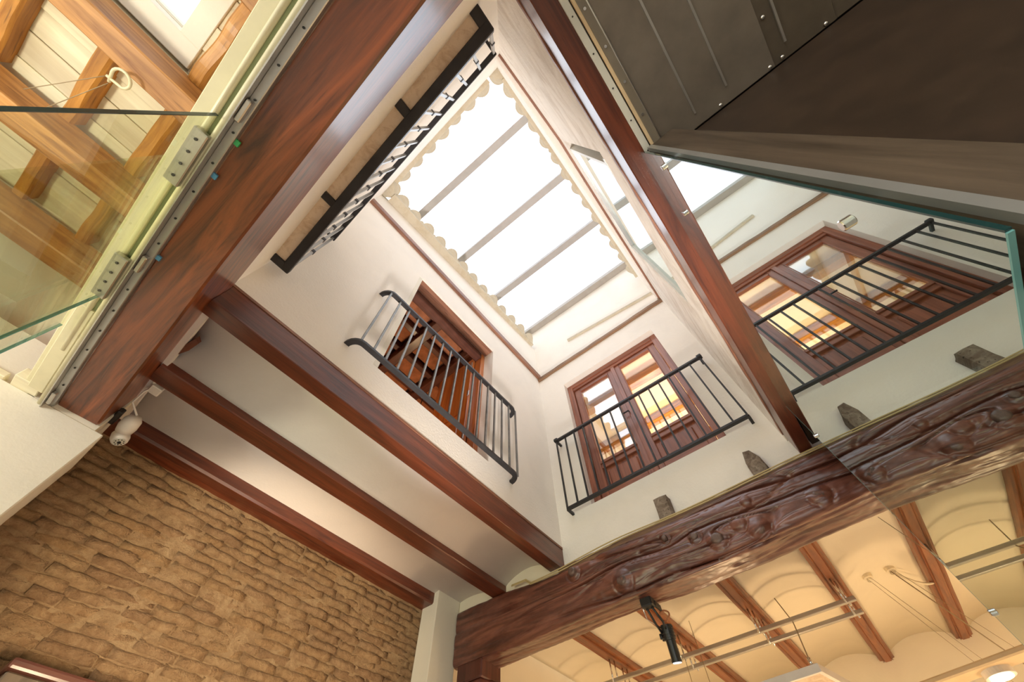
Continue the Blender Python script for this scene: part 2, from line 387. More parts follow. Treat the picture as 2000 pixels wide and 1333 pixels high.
# white wall that carries the front beam, ledge above it
o = MB().box(-3.4, -2.80, -5.6, -0.225, FL, 1.735).build('wall_front_left', 'white', bevel=0.006); struct(o)
o = MB().box(-3.6, -3.25, -5.6, -0.30, 1.735, 2.95).build('wall_front_left_upper', 'white'); struct(o)
o = MB().box(-3.4, -2.802, -0.62, -0.275, 1.735, 2.10).build('wall_front_left_pier', 'white'); struct(o)
mb = MB()
mb.box(-3.20, -3.0, 2.67, 2.97, FL, 2.13)
o = mb.build('wall_left_pilaster', 'white', bevel=0.008, segs=2); struct(o)

# light well walls
mb = MB(); x0, x1 = -2.04, -1.785
def ztop(y): return 5.45 + (5.87 - 5.45) * (y + 0.36) / 3.41
mb.box(x0, x1, -0.36, 0.62, 2.21, 4.43); mb.box(x0, x1, 1.965, 3.06, 2.21, 4.43); mb.box(x0, x1, 0.62, 1.965, 2.21, 2.50)
mb.hexa([(x0, -0.6, 4.43), (x1, -0.6, 4.43), (x1, 3.06, 4.43), (x0, 3.06, 4.43), (x0, -0.6, ztop(-0.6)), (x1, -0.6, ztop(-0.6)), (x1, 3.06, ztop(3.06)), (x0, 3.06, ztop(3.06))])
o = mb.build('wall_well_left', 'cream'); struct(o)
mb = MB(); y0, y1 = 3.05, 3.28
mb.box(-2.6, -1.39, y0, y1, 1.90, 4.48); mb.box(0.005, 1.7, y0, y1, 1.90, 4.48); mb.box(-1.39, 0.005, y0, y1, 1.90, 2.50); mb.box(-2.6, 1.7, y0, y1, 4.48, 6.62)
o = mb.build('wall_well_back', 'cream'); struct(o)
mb = MB()
P = [(-2.05, yW(-2.05)), (0.6, yW(0.6))]
mb.hexa([(P[0][0], P[0][1] - 0.22, 2.0), (P[1][0], P[1][1] - 0.22, 2.1), (P[1][0], P[1][1], 2.1), (P[0][0], P[0][1], 2.0),
         (P[0][0], P[0][1] - 0.22, 5.42), (P[1][0], P[1][1] - 0.22, 5.88), (P[1][0], P[1][1], 5.88), (P[0][0], P[0][1], 5.42)])
o = mb.build('wall_well_front', 'cream'); struct(o)
mb = MB()
ys = [-0.75, -0.3, 0.1, 0.55, 0.65, 1.1, 1.7, 2.0, 2.5, 3.06]
for a, b in zip(ys, ys[1:]):
    def seg(z0, z1):
        mb.hexa([(xR(a), a, z0), (xR(a) + 0.25, a, z0), (xR(b) + 0.25, b, z0), (xR(b), b, z0), (xR(a), a, z1), (xR(a) + 0.25, a, z1), (xR(b) + 0.25, b, z1), (xR(b), b, z1)])
    if 0.6 < (a + b) / 2 < 2.0: seg(2.2, 2.93); seg(4.66, 5.0)
    else: seg(2.2, 5.0)
o = mb.build('wall_well_right', 'cream_worn'); struct(o)
o = MB().hexa([(0.315, -0.75, 5.02), (0.75, -0.75, 5.02), (0.75, 3.06, 5.02), (0.312, 3.06, 5.02), (0.315, -0.75, 5.85), (0.75, -0.75, 5.85), (0.75, 3.06, 5.85), (0.312, 3.06, 5.85)]).build('wall_well_right_cornice', 'cream'); struct(o)

# brown battens at cornice level
o = MB().box(-1.80, -1.745, -0.55, 3.05, 4.93, 5.03).build('trim_1', 'trim_y', bevel=0.006); struct(o)
mb = hewn((-1.79, 3.038, 4.88), (0.36, 3.038, 4.90), 0.05, 0.055, 40, 0.008, 0.006, 5.0)
o = mb.build('trim_2', 'trim_x'); struct(o)
mb = MB()
for a, b in zip(ys, ys[1:]):
    mb.hexa([(xR(a) - 0.022, a, 4.955), (xR(a) + 0.02, a, 4.955), (xR(b) + 0.02, b, 4.955), (xR(b) - 0.022, b, 4.955), (xR(a) - 0.022, a, 5.02), (xR(a) + 0.02, a, 5.02), (xR(b) + 0.02, b, 5.02), (xR(b) - 0.022, b, 5.02)])
o = mb.build('trim_3', 'trim_y'); struct(o)
o = MB().prism([(-1.143, 3.05, 5.437), (0.345, 3.05, 5.215), (0.345, 3.05, 5.255), (-1.143, 3.05, 5.487)], (0, -0.03, 0)).build('cable_conduit', 'tilepaint', bevel=0.004)
tag(o, 'slim beige painted conduit sloping along the wall above the glazed doors', 'conduit')

# ------------------------------------------------------------------ skylight
sky = MB().box(-2.7, 1.3, 2.94, 3.06, 6.46, 6.56).build('window_1', 'mount', bevel=0.004); struct(sky, 'glazed roof over the light well with grey cross bars')
for yb in (-0.70, 0.175, 1.145, 2.06):
    MB().box(-2.7, 1.3, yb - 0.055, yb + 0.055, 6.46, 6.56).build('glazing_bar', 'bar_sky', sky, bevel=0.004)
for a, b in ((-1.6, -0.735), (-0.665, 0.14), (0.21, 1.11), (1.18, 2.025), (2.095, 2.99)):
    MB().box(-2.7, 1.3, a - 0.03, b + 0.03, 6.565, 6.575).build('glass_pane', 'g_roof', sky)
# roof slopes outside the eaves up to the glazing, with unseen boards added to block the sky
mb = MB()
mb.prism([(-1.86, -1.6, 5.62), (-1.86, 3.06, 6.02), (-2.7, 3.06, 6.56), (-2.7, -1.6, 6.56)], (0, 0, 0.03))
mb.prism([(0.42, -1.6, 5.98), (0.42, 3.06, 5.98), (1.3, 3.06, 6.56), (1.3, -1.6, 6.56)], (0, 0, 0.03))
mb.prism([(-2.7, -0.45, 5.60), (1.3, -0.66, 6.02), (1.3, -1.6, 6.56), (-2.7, -1.6, 6.56)], (0, 0, 0.03))
mb.box(-2.72, -2.69, -1.62, 3.06, 5.5, 6.57); mb.box(1.29, 1.32, -1.62, 3.06, 5.5, 6.57); mb.box(-2.7, 1.3, -1.62, -1.59, 5.5, 6.57)
o = mb.build('roof_slope', 'tilepaint'); struct(o)

def tile_mesh(r, ln, fill):
    m_ = MB(); n = 10; prof = [(-r, -0.012)] + [(-r * math.cos(PI * k / n), r * 1.05 * math.sin(PI * k / n)) for k in range(n + 1)] + [(r, -0.012)]
    k0 = len(prof)
    for d, sc_ in ((0, 0.97), (0.012, 1.0), (ln, 0.94)):
        m_.v += [(d + (0.055 * (abs(u) / r) ** 2.2 * (r / 0.1) if d < ln else 0), u * sc_, w * sc_) for u, w in prof]
    for i in range(2):
        for k in range(k0):
            m_.f.append((i * k0 + k, i * k0 + (k + 1) % k0, (i + 1) * k0 + (k + 1) % k0, (i + 1) * k0 + k))
    m_.f.append(tuple(range(k0))[::-1]); m_.f.append(tuple(2 * k0 + k for k in range(k0)))
    me = bpy.data.meshes.new('roof_tile'); me.from_pydata(m_.v, [], m_.f)
    bm = bmesh.new(); bm.from_mesh(me); bmesh.ops.recalc_face_normals(bm, faces=bm.faces); bm.to_mesh(me); bm.free()
    me.materials.append(M['tilepaint']); return me
T_BIG = tile_mesh(0.108, 0.34, 0); T_SMALL = tile_mesh(0.040, 0.30, 0)
def eave(label, p0, p1, n, inward, over):
    """row of painted barrel tiles from p0 to p1 (front edges); inward = unit vector to the opening"""
    p0, p1 = Vector(p0), Vector(p1)
    t = thing('tile_eave', p0.lerp(p1, 0.5), label, 'roof eave')
    step = (p1 - p0) / n; back = -Vector(inward)
    rot = math.atan2(back.y, back.x)
    tilt = -math.atan2(step.z, Vector((step.x, step.y)).length)
    for i in range(n):
        for me, fr, dn in ((T_BIG, 0.5, 0), (T_SMALL, 1.0, -0.004)):
            if fr == 1.0 and i == n - 1: continue
            c = p0 + step * (i + fr) + Vector((0, 0, dn)) + Vector(inward) * random.uniform(-0.012, 0.012)
            if fr == 1.0: c += back * 0.05
            b = bpy.data.objects.new('roof_tile', me); place(b, c, t)
            b.rotation_euler = (random.uniform(-0.03, 0.03), random.uniform(-0.02, 0.02), rot + random.uniform(-0.04, 0.04))
    # cream mortar ledge under the tiles
    q0, q1 = p0 + back * 0.05, p1 + back * 0.05; w = back * 0.5
    MB().hexa([q0 - Vector((0, 0, 0.05)) + w, q1 - Vector((0, 0, 0.05)) + w, q1 - Vector((0, 0, 0.05)), q0 - Vector((0, 0, 0.05)), q0 + w - Vector((0, 0, .008)), q1 + w - Vector((0, 0, .008)), q1 - Vector((0, 0, .008)), q0 - Vector((0, 0, .008))]).build('mortar_ledge', 'tilepaint', t)
    return t
eave('scalloped row of cream painted roof tiles above the open doorway wall', (-1.60, -0.25, 5.52), (-1.69, 2.95, 5.90), 13, (1, 0.03, 0), 0.15)
eave('scalloped row of cream painted roof tiles above the wall with the fixed window', (0.222, 2.98, 5.86), (0.222, -0.36, 5.86), 13, (-1, 0, 0), 0.1)
eave('scalloped row of cream painted roof tiles above the shallow plastered balcony', (0.15, -0.385, 5.86), (-1.53, -0.27, 5.54), 7, (0.07, 1, 0), 0.12)
for x, y, z, a in ((-1.58, -0.26, 5.53, 0.75), (0.20, -0.37, 5.86, 2.4)):     # mitre tiles in the two corners
    b = bpy.data.objects.new('corner_tile', T_BIG); place(b, Vector((x, y, z))); b.rotation_euler = (0, 0, a + PI)
    tag(b, 'cream corner roof tile where the ' + ('doorway' if x < -1 else 'fixed window') + ' eave turns over the balcony', 'roof tile')

# ------------------------------------------------------------------ beams and joists of the ground floor ceiling
G = 'red brown joists of the flat ceiling bay'
mb = hewn((-1.8425, yF(-1.84), 2.0), (-1.8425, 3.045, 2.0), 0.115, 0.22, 30, 0.002, 0.004, 1.5, 1)
o = mb.build('timber_joist', 'red_y'); tag(o, 'red brown joist under the open doorway wall, edging the light well', 'joist', G)
MB().box(-1.9, -1.78, -0.35, 3.045, 2.195, 2.215).build('shadow_strip', 'trim_y', o)
mb = hewn((-2.487, yF(-2.48), 2.0), (-2.487, 2.985, 2.0), 0.155, 0.16, 30, 0.003, 0.006, 1.5, 4)
o = mb.build('timber_joist', 'red_y'); tag(o, 'red brown joist in the middle of the pale ceiling bay', 'joist', G)
mb = hewn((-3.15, yF(-3.1) - 0.04, 2.0), (-3.15, 2.68, 2.0), 0.19, 0.16, 30, 0.003, 0.014, 1.5, 8)
o = mb.build('timber_joist', 'red_y'); tag(o, 'red brown joist resting along the top of the brick wall', 'joist', G)

def vault(name, x0, x1, y0, y1, zs, rise, mt, n=14, ny=1):
    m_ = MB()
    for i in range(n + 1):
        u = i / n; x = x0 + (x1 - x0) * u; zz = zs + rise * math.sin(PI * u) ** 0.8
        m_.v += [(x, y0(x) if callable(y0) else y0, zz), (x, y1, zz), (x, y0(x) if callable(y0) else y0, zs + rise + 0.08), (x, y1, zs + rise + 0.08)]
    for i in range(n):
        a = i * 4
        m_.f += [(a, a + 1, a + 5, a + 4), (a + 2, a + 6, a + 7, a + 3), (a, a + 4, a + 6, a + 2), (a + 1, a + 3, a + 7, a + 5)]
    m_.f += [(0, 2, 3, 1), (n * 4, n * 4 + 1, n * 4 + 3, n * 4 + 2)]
    o = m_.build(name, mt, smooth=False); struct(o)
    for p in o.data.polygons: p.use_smooth = abs(p.normal.z) > 0.5
    return o
vault('ceiling', -2.43, -1.88, lambda x: yF(x) - 0.1, 2.99, 2.045, 0.085, 'vault')
vault('ceiling', -3.20, -2.54, lambda x: yF(x) - 0.1, 2.99, 2.045, 0.075, 'vault')
o = MB().box(-3.2, -1.8, 2.975, 3.2, 1.90, 2.16).build('wall_back_left', 'warmwall'); struct(o)
mb = MB()    # chipped plaster edge along the front beam
fbox(mb, -2.43, -1.9, -0.02, 0.03, 2.02, 2.07); fbox(mb, -3.1, -2.55, -0.02, 0.025, 2.03, 2.07)
o = mb.build('trim_4', 'vault'); struct(o)
o = MB().prism([(-2.30, yF(-2.3) + 0.032, 2.035), (-2.20, yF(-2.2) + 0.03, 2.035), (-2.13, yF(-2.13) + 0.05, 2.052), (-2.16, yF(-2.16) + 0.075, 2.055), (-2.24, yF(-2.24) + 0.06, 2.05)], (0, 0, 0.03)).build('plaster_scar', 'dark_x')
tag(o, 'small dark patch of bare wood where plaster broke beside the front beam', 'bare patch')

# front beam
x0, x1 = -2.80, 1.2
fbm = thing('front_beam', (-0.8, yF(-0.8) - 0.11, 1.76), 'massive glossy red brown beam with swirling grain above the glass door track', 'beam')
mb = hewn((x0, yF(x0) - 0.108, 1.76), (x1, yF(x1) - 0.108, 1.76), 0.216, 0.42, 70, 0.004, 0.010, 1.3, 12)
mb.build('timber', 'red_x', fbm)

# right beam
rb = thing('side_beam', (0.395, 1.0, 2.0), 'long red brown beam with a glossy inner face reflecting the sky along the glass wall', 'beam')
hewn((0.395, -0.478, 2.0), (0.395, 2.97, 2.0), 0.09, 0.21, 60, 0.0035, 0.005, 1.6, 21).build('timber', 'red_y', rb)
hewn((0.368, -0.478, 2.20), (0.368, 2.97, 2.20), 0.05, 0.035, 80, 0.007, 0.004, 6, 3).build('rough_edge_strip', 'trim_y', rb)

# ------------------------------------------------------------------ old rough beam
def rough_beam():
    NX = 520
    x0, x1 = -2.985, 1.9
    y0, dep = 2.935, 0.27
    kn = [(-1.216, 1.655, 0.055, 0.026), (-0.448, 1.66, 0.052, 0.022), (-0.585, 1.735, 0.036, 0.020), (-0.27, 1.70, 0.040, 0.014), (-1.64, 1.88, 0.045, 0.018), (0.26, 1.66, 0.050, 0.020), (-0.17, 1.62, 0.05, 0.018), (-0.80, 1.82, 0.028, 0.012), (-0.15, 1.82, 0.03, 0.012)]
    # section as (side, parameter): front from bottom to top, top, back, bottom
    sec = [('f', i / 90) for i in range(90)] + [('t', i / 8) for i in range(8)] + [('b', i / 8) for i in range(8)] + [('u', i / 26) for i in range(26)]
    NS = len(sec); m_ = MB()
    def bell(v, w): return math.exp(-(v / w) ** 2)
    for i in range(NX + 1):
        x = x0 + (x1 - x0) * i / NX
        zt = 1.94 + 0.016 * noise.noise(Vector((x * 1.3, 3, 0))) + 0.06 * max(0.0, min(1.0, (-x - 1.6) / 0.8))
        zb = 1.548 + 0.020 * noise.noise(Vector((x * 1.1, 8, 2))) + 0.03 * max(0, min(1, (x + 0.3) / 0.8))
        yb = y0 + 0.012 * noise.noise(Vector((x * 1.0, 1, 5))); ye = yb + dep + 0.02 * noise.noise(Vector((x * 1.6, 2, 9)))
        rc = 0.035
        for sd, u in sec:
            if sd == 'f': y, z, nrm = yb, zb + (zt - zb) * u, Vector((0, -1, 0))
            elif sd == 't': y, z, nrm = yb + (ye - yb) * u, zt, Vector((0, 0, 1))
            elif sd == 'b': y, z, nrm = ye, zt + (zb - zt) * u, Vector((0, 1, 0))
            else: y, z, nrm = ye + (yb - ye) * u, zb, Vector((0, 0, -1))
            # round the arrises
            cy, cz = min(max(y, yb + rc), ye - rc), min(max(z, zb + rc), zt - rc)
            v = Vector((0, y - cy, z - cz))
            if v.length > 1e-6:
                if abs(y - cy) > 1e-6 and abs(z - cz) > 1e-6: nrm = v.normalized(); y, z = cy + nrm.y * rc, cz + nrm.z * rc
            fr = max(0.0, -nrm.y)
            s = z if sd != 'u' else zb - (y - yb)          # distance across the grain
            ss = s; kb = 0.0
            for kx, kz, kr, kh in kn:
                dx, dz = x - kx, s - kz
                d2 = (dx * dx * 0.12 + dz * dz) / (kr * kr * 4.0)
                if d2 < 7: ss -= dz * 0.78 * math.exp(-d2)
                r = math.hypot(dx, dz) / kr
                if r < 3: kb += kh * 1.15 * math.exp(-(r / 1.25) ** 2) - 0.010 * bell(r - 1.5, 0.22) * (0.4 + 0.6 * (dz < 0))
            fade = min(1.0, max(0.22, (x + 2.2) / 0.9)); amp = (0.22 + 0.78 * fr) * fade
            a1 = noise.noise(Vector((x * 0.42, ss * 6.4, 2.0))); a2 = noise.noise(Vector((x * 0.75 + 5, ss * 10.5 + 0.6 * a1, 7.0)))
            a3 = noise.noise(Vector((x * 1.9, ss * 30, 3.0))); a4 = noise.noise(Vector((x * 22, s * 30, y * 30)))
            gate = 0.5 + 0.5 * noise.noise(Vector((x * 1.1, s * 4, 11)))
            d = 0.046 * abs(a1) ** 0.75 - 0.050 * bell(a1, 0.055) * (0.25 + gate) + 0.014 * a2 - 0.040 * bell(a2 + 0.04, 0.05) * gate + 0.0025 * a3 - 0.012 * bell(a3 + 0.1, 0.05) * gate
            d = d * amp + kb * (0.4 + 0.6 * fr) + 0.0022 * a4
            if sd == 'u': d += 0.012 * noise.noise(Vector((x * 2.2, y * 7, 4))) - 0.01 * bell(a2, 0.05) * gate
            m_.v.append((x, y + nrm.y * d, z + nrm.z * d))
    for i in range(NX):
        for k in range(NS):
            m_.f.append((i * NS + k, i * NS + (k + 1) % NS, (i + 1) * NS + (k + 1) % NS, (i + 1) * NS + k))
    m_.f.append(tuple(range(NS))); m_.f.append(tuple(NX * NS + k for k in range(NS))[::-1])
    t = thing('rustic_beam', (-0.6, 3.08, 1.54), 'gnarled dark varnished tree trunk beam with deep furrows and round knots', 'beam')
    m_.build('trunk', 'rough', t, smooth=True)
    for kx, kz, kr, kh in kn:
        k_ = MB(); R_ = kr * 0.82; base = y0 - kh * 1.2 - 0.020
        for j, (rr, dy) in enumerate(((1.0, 0.03), (0.92, 0.006), (0.7, -0.002), (0.4, -0.004), (0.05, -0.004))):
            for i in range(16):
                w = 2 * PI * i / 16; f_ = 1 + 0.10 * noise.noise(Vector((math.cos(w) * 2 + kx * 9, math.sin(w) * 2, kz)))
                k_.v.append((kx + R_ * rr * f_ * math.cos(w) * 1.05, base + dy + 0.002 * noise.noise(Vector((rr * 9, w * 2, kx))), kz + R_ * rr * f_ * math.sin(w)))
        for j in range(4):
            for i in range(16): k_.f.append((j * 16 + i, j * 16 + (i + 1) % 16, (j + 1) * 16 + (i + 1) % 16, (j + 1) * 16 + i))
        k_.f.append(tuple(64 + i for i in range(16)))
        k_.build('knot', 'knot', t, smooth=True)
    return t
rough_beam()
pst = thing('timber_post', (-2.8, 3.07, FL), 'dark red timber post carrying the end of the gnarled beam', 'post')
MB().hexa([(-2.925, 2.965, FL), (-2.68, 2.965, FL), (-2.62, 3.2, FL), (-2.925, 3.2, FL), (-2.925, 2.965, 1.43), (-2.68, 2.965, 1.43), (-2.62, 3.2, 1.43), (-2.925, 3.2, 1.43)]).build('shaft', 'post', pst, bevel=0.012, segs=2)
MB().box(-2.945, -2.66, 2.95, 3.21, 1.43, 1.565).build('capital', 'post', pst, bevel=0.01)

def stub(name, pts, dep, label):
    m_ = MB(); ring = [Vector(p) for p in pts]; n = len(ring); N = 6
    for i in range(N + 1):
        t = i / N
        for k, p in enumerate(ring):
            q = p + Vector((0, -dep * (1 - t), 0)); sc_ = 1 if i else 0.88
            c = sum(ring, Vector()) / n; c = c + Vector((0, -dep * (1 - t), 0))
            q = c + (q - c) * sc_ + Vector((noise.noise(q * 25), noise.noise(q * 25 + Vector((3, 3, 3))), noise.noise(q * 25 + Vector((7, 1, 3))))) * 0.008
            m_.v.append(tuple(q))
    for i in range(N):
        for k in range(n): m_.f.append((i * n + k, i * n + (k + 1) % n, (i + 1) * n + (k + 1) % n, (i + 1) * n + k))
    m_.f.append(tuple(range(n))); m_.f.append(tuple(N * n + k for k in range(n))[::-1])
    o = m_.build(name, 'oldend'); tag(o, label, 'timber stub'); return o
stub('sawn_beam_stub', [(-0.805, 3.06, 1.94), (-0.68, 3.06, 1.94), (-0.672, 3.06, 2.06), (-0.668, 3.06, 2.19), (-0.73, 3.06, 2.195), (-0.785, 3.06, 2.19), (-0.79, 3.06, 2.06)], 0.10, 'squared grey sawn beam stub in the wall below the glazed doors')
stub('sawn_beam_stub', [(0.0, 3.06, 1.94), (0.095, 3.06, 1.94), (0.12, 3.06, 2.0), (0.115, 3.06, 2.12), (0.075, 3.06, 2.215), (0.03, 3.06, 2.225), (0.0, 3.06, 2.12)], 0.11, 'rough rounded beam stub in the wall near the side beam')

# cables lying on the rustic beam
def wavy(x0, x1, n, f):
    return [f(x0 + (x1 - x0) * i / n) for i in range(n + 1)]
for off, lb in ((0.0, 'front'), (0.012, 'rear')):
    o = MB().tube(wavy(-2.3, 0.9, 60, lambda x: (x, 2.925 - off * 0.3 + 0.008 * math.sin(x * 3.1 + off * 90), 1.955 + off * 1.2 + 0.018 * noise.noise(Vector((x * 1.3, 3, 0))) + 0.006 * math.sin(x * 4 + off * 70) + (0.045 if x < -2.1 else 0.0))), 0.0055, 6).build('loose_cable', 'cable', smooth=True)
    tag(o, 'thin yellowed cable running along the top of the gnarled beam, ' + ('lower strand' if off == 0 else 'upper strand'), 'cable')
mb = hewn((-1.8, 3.0, 1.915), (1.0, 3.0, 1.915), 0.10, 0.065, 70, 0.014, 0.012, 5, 31)
o = mb.build('mortar_fillet', 'trim_x'); tag(o, 'rough crumbling fillet between the gnarled beam and the cream wall', 'fillet')

# ------------------------------------------------------------------ back room beyond the rustic beam
JX = [-3.18, -2.38, -1.585, -0.775, 0.025, 0.825, 1.62, 2.42]
names = ['by the post', 'second from the post', 'third from the post', 'fourth from the post', 'under the rail ends', 'nearest the hanging wires', 'seen only in the glass', 'far right']
for i, x in enumerate(JX):
    if not -3 < x < 2: continue
    o = hewn((x, 3.1, 2.0), (x, 7.0, 2.0), 0.16, 0.12, 30, 0.004, 0.006, 2, x * 3 + 11, mold=0.028).build('vault_joist', 'back_y')
    tag(o, 'carved orange joist of the back vaults, ' + names[i], 'joist', 'joists of the back room vaults')
for a, b in zip(JX, JX[1:]):
    vault('ceiling', a + 0.07, b - 0.07, 3.1, 7.05, 2.075, 0.085, 'warmwall')
o = MB().box(-3.3, 3.1, 7.0, 7.2, FL, 2.4).build('wall_back', 'warmwall'); struct(o)
o = MB().box(-3.4, -3.18, 2.97, 7.1, FL, 2.4).build('wall_back_room_left', 'warmwall'); struct(o)
o = MB().box(3.0, 3.2, 0.7, 7.1, FL, 2.4).build('wall_back_room_right', 'warmwall'); struct(o)

# twin rails with mounts
tr = thing('twin_rail', (-1.1, 4.93, 1.80), 'pair of slim beige metal rails fixed under the back room joists', 'rail')
for yy, xe in ((4.80, 0.10), (5.08, 0.09)):
    rl = MB().box(-2.9, xe, yy - 0.019, yy + 0.019, 1.80, 1.835).build('rail', 'steel', tr, bevel=0.004)
    for x in JX[1:5]:
        for s in (-0.035, 0.035):
            MB().tube([(x + s * 0.3, yy + s, 1.79), (x + s * 0.3, yy + s, 1.999)], 0.008, 8).build('mount_stud', 'chrome', rl, smooth=True)
def wire(pts, r, label, mt='wire', name='hanging_wire', group=None, cat='wire'):
    o = MB().tube(pts, r, 6).build(name, mt, smooth=True); tag(o, label, cat, group); return o
pl = thing('panel_lamp', (-0.45, 4.15, 1.10), 'white framed panel lamp hanging low in the back room', 'lamp')
def pq(px, z): return px
A = Vector((-0.40, 4.10, 1.22)); ex = Vector((-0.93, 0.06, 0)); ey = Vector((0.12, 0.62, 0))
for nm, o0, e1, e2, zz, th, mt in (('frame', A, ex, ey, 1.22, 0.05, 'plastic'),):
    m_ = MB()
    for (a0, a1, b0, b1) in ((0, 1, 0, 0.04), (0, 1, 0.96, 1), (0, 0.03, 0.04, 0.96), (0.97, 1, 0.04, 0.96)):
        c = [A + ex * a0 + ey * b0, A + ex * a1 + ey * b0, A + ex * a1 + ey * b1, A + ex * a0 + ey * b1]
        m_.hexa(c + [p + Vector((0, 0, 0.05)) for p in c])
    m_.build('frame', 'plastic', pl)
c = [A + ex * 0.03 + ey * 0.04, A + ex * 0.97 + ey * 0.04, A + ex * 0.97 + ey * 0.96, A + ex * 0.03 + ey * 0.96]
MB().hexa([p + Vector((0, 0, 0.02)) for p in c] + [p + Vector((0, 0, 0.04)) for p in c]).build('diffuser', 'slab', pl)
MB().tube([tuple(A + Vector((-0.04, 0.03, 0.05))), tuple(A + Vector((-0.04, 0.03, 0.10)))], 0.014, 8).build('clip', 'chrome', pl, smooth=True)
MB().tube([tuple(A + Vector((-0.04, 0.03, 0.09))), (-0.47, 4.80, 1.80), (-0.52, 4.9, 2.06)], 0.005, 6).build('hanging_cable', 'wire', pl)
wire([(-1.55, 4.78, 2.1), (-1.60, 4.80, 1.0)], 0.003, 'short thin wire dropping past the rails beside the third joist')
wire([(-1.40, 4.82, 2.1), (-1.44, 4.84, 1.0)], 0.003, 'second thin wire dropping past the rails, right of its twin')
H1 = Vector((0.32, 5.31, 2.135)); H2 = Vector((0.53, 5.32, 2.135))
for H, lb in ((H1, 'plain'), (H2, 'with the white cable')):
    t = thing('metal_hook', tuple(H - Vector((0, 0, 0.05))), 'small ceiling hook in the back vault, the one ' + lb, 'hook')
    MB().tube([tuple(H + Vector((0, 0, 0.03))), tuple(H - Vector((0, 0, 0.012)))], 0.045, 16).build('rose', 'whitecable', t, smooth=False)
    MB().tube([tuple(H + Vector((0.02 * math.cos(a), 0, -0.03 + 0.02 * math.sin(a)))) for a in [k * 0.5 for k in range(11)]], 0.006, 6).build('ring', 'whitecable', t, smooth=True)
lbl = ['first and leftmost', 'second', 'third', 'fourth', 'fifth', 'sixth']
ends = [(0.31, 5.3, 2.11, 0.95, 6.6, 0.9), (0.34, 5.3, 2.11, 1.05, 6.55, 0.9), (0.52, 5.3, 2.11, 1.22, 6.3, 0.85), (0.55, 5.3, 2.11, 1.32, 6.2, 0.85), (0.47, 3.20, 1.56, 1.5, 6.2, 0.9), (0.55, 3.22, 1.56, 1.6, 6.0, 0.9)]
for k, (a, b, c_, d, e, f_) in enumerate(ends):
    wire([(a, b, c_), (d, e, f_)], 0.0022 if k != 2 else 0.005, lbl[k] + ' of the slanting wires strung down from the back vault', group='wires strung down from the back vault')
o = MB().tube([tuple(H2 + Vector((0.36 * t, 0.34 * t, -0.03 - 0.10 * math.sin(PI * t) + 0.0 * t))) for t in [k / 20 for k in range(21)]], 0.011, 8).build('corrugated_cable', 'whitecable', smooth=True)
tag(o, 'short white corrugated cable swagged from the hook to the joist', 'cable')
dl = thing('disc_lamp', (0.60, 5.05, 1.18), 'lit round lamp on a pale strip at the lower right of the back room', 'lamp')
dh = MB().tube([(0.60, 5.05, 1.20), (0.60, 5.05, 1.24)], 0.10, 28).build('housing', 'plastic', dl, smooth=False)
MB().tube([(0.60, 5.05, 1.192), (0.60, 5.05, 1.20)], 0.075, 28).build('lit_disc', 'warmglow', dh)
MB().hexa([(0.1, 5.02, 1.24), (1.9, 4.55, 1.24), (1.93, 4.75, 1.24), (0.13, 5.22, 1.24), (0.1, 5.02, 1.28), (1.9, 4.55, 1.28), (1.93, 4.75, 1.28), (0.13, 5.22, 1.28)]).build('mounting_board', 'palewood', dl, bevel=0.01)

# spotlight clamped under the rustic beam
sp = thing('spotlight', (-1.13, 3.08, 1.2), 'small black clamp spotlight hanging under the gnarled beam', 'spotlight')
S0 = Vector((-1.135, 3.06, 1.545))
MB().box(S0.x - 0.045, S0.x + 0.045, S0.y - 0.035, S0.y + 0.035, S0.z - 0.05, S0.z + 0.02).build('base', 'blackplastic', sp, bevel=0.008)
MB().box(S0.x + 0.03, S0.x + 0.05, S0.y + 0.02, S0.y + 0.12, S0.z - 0.045, S0.z - 0.005).build('side_plate', 'blackplastic', sp, bevel=0.004)
for s in (-0.02, 0.02):
    MB().tube([tuple(S0 + Vector((s, 0.01, -0.05))), tuple(S0 + Vector((s * 1.4 + 0.01, 0.09, -0.12))), tuple(S0 + Vector((s + 0.0, 0.17, -0.16)))], 0.008, 8).build('arm', 'blackplastic', sp, smooth=True)
MB().tube([tuple(S0 + Vector((-0.05, 0.0, -0.03))), tuple(S0 + Vector((-0.06, 0.06, -0.09))), tuple(S0 + Vector((-0.01, 0.14, -0.13)))], 0.004, 6).build('lead', 'chrome', sp, smooth=True)
J = S0 + Vector((0.02, 0.18, -0.13)); D = Vector((-0.02, 0.045, -0.20)).normalized()
lh = MB().tube([tuple(J - D * 0.02), tuple(J + D * 0.07)], 0.042, 20).build('lamp_head', 'blackplastic', sp, smooth=False)
for k in range(4):
    MB().tube([tuple(J + D * (-0.012 + 0.02 * k)), tuple(J + D * (-0.004 + 0.02 * k))], 0.046, 20).build('cooling_fin', 'blackplastic', lh)
lbq = MB().tube([tuple(J + D * 0.07), tuple(J + D * 0.18)], 0.033, 20).build('lamp_barrel', 'blackplastic', sp, smooth=False)
MB().tube([tuple(J + D * 0.18), tuple(J + D * 0.195)], 0.036, 20).build('rim', 'blackplastic', lbq)
MB().tube([tuple(J + D * 0.192), tuple(J + D * 0.199)], 0.029, 20).build('lens', 'glow', lbq)
for k in range(3):
    a = k * 2.1
    MB().tube([tuple(J + Vector((-0.05 + 0.02 * math.cos(a), 0.02 + 0.02 * math.sin(a), -0.02))), tuple(J + Vector((-0.05 + 0.02 * math.cos(a), 0.02 + 0.02 * math.sin(a), -0.05)))], 0.012, 10).build('knob', 'blackplastic', sp, smooth=True)
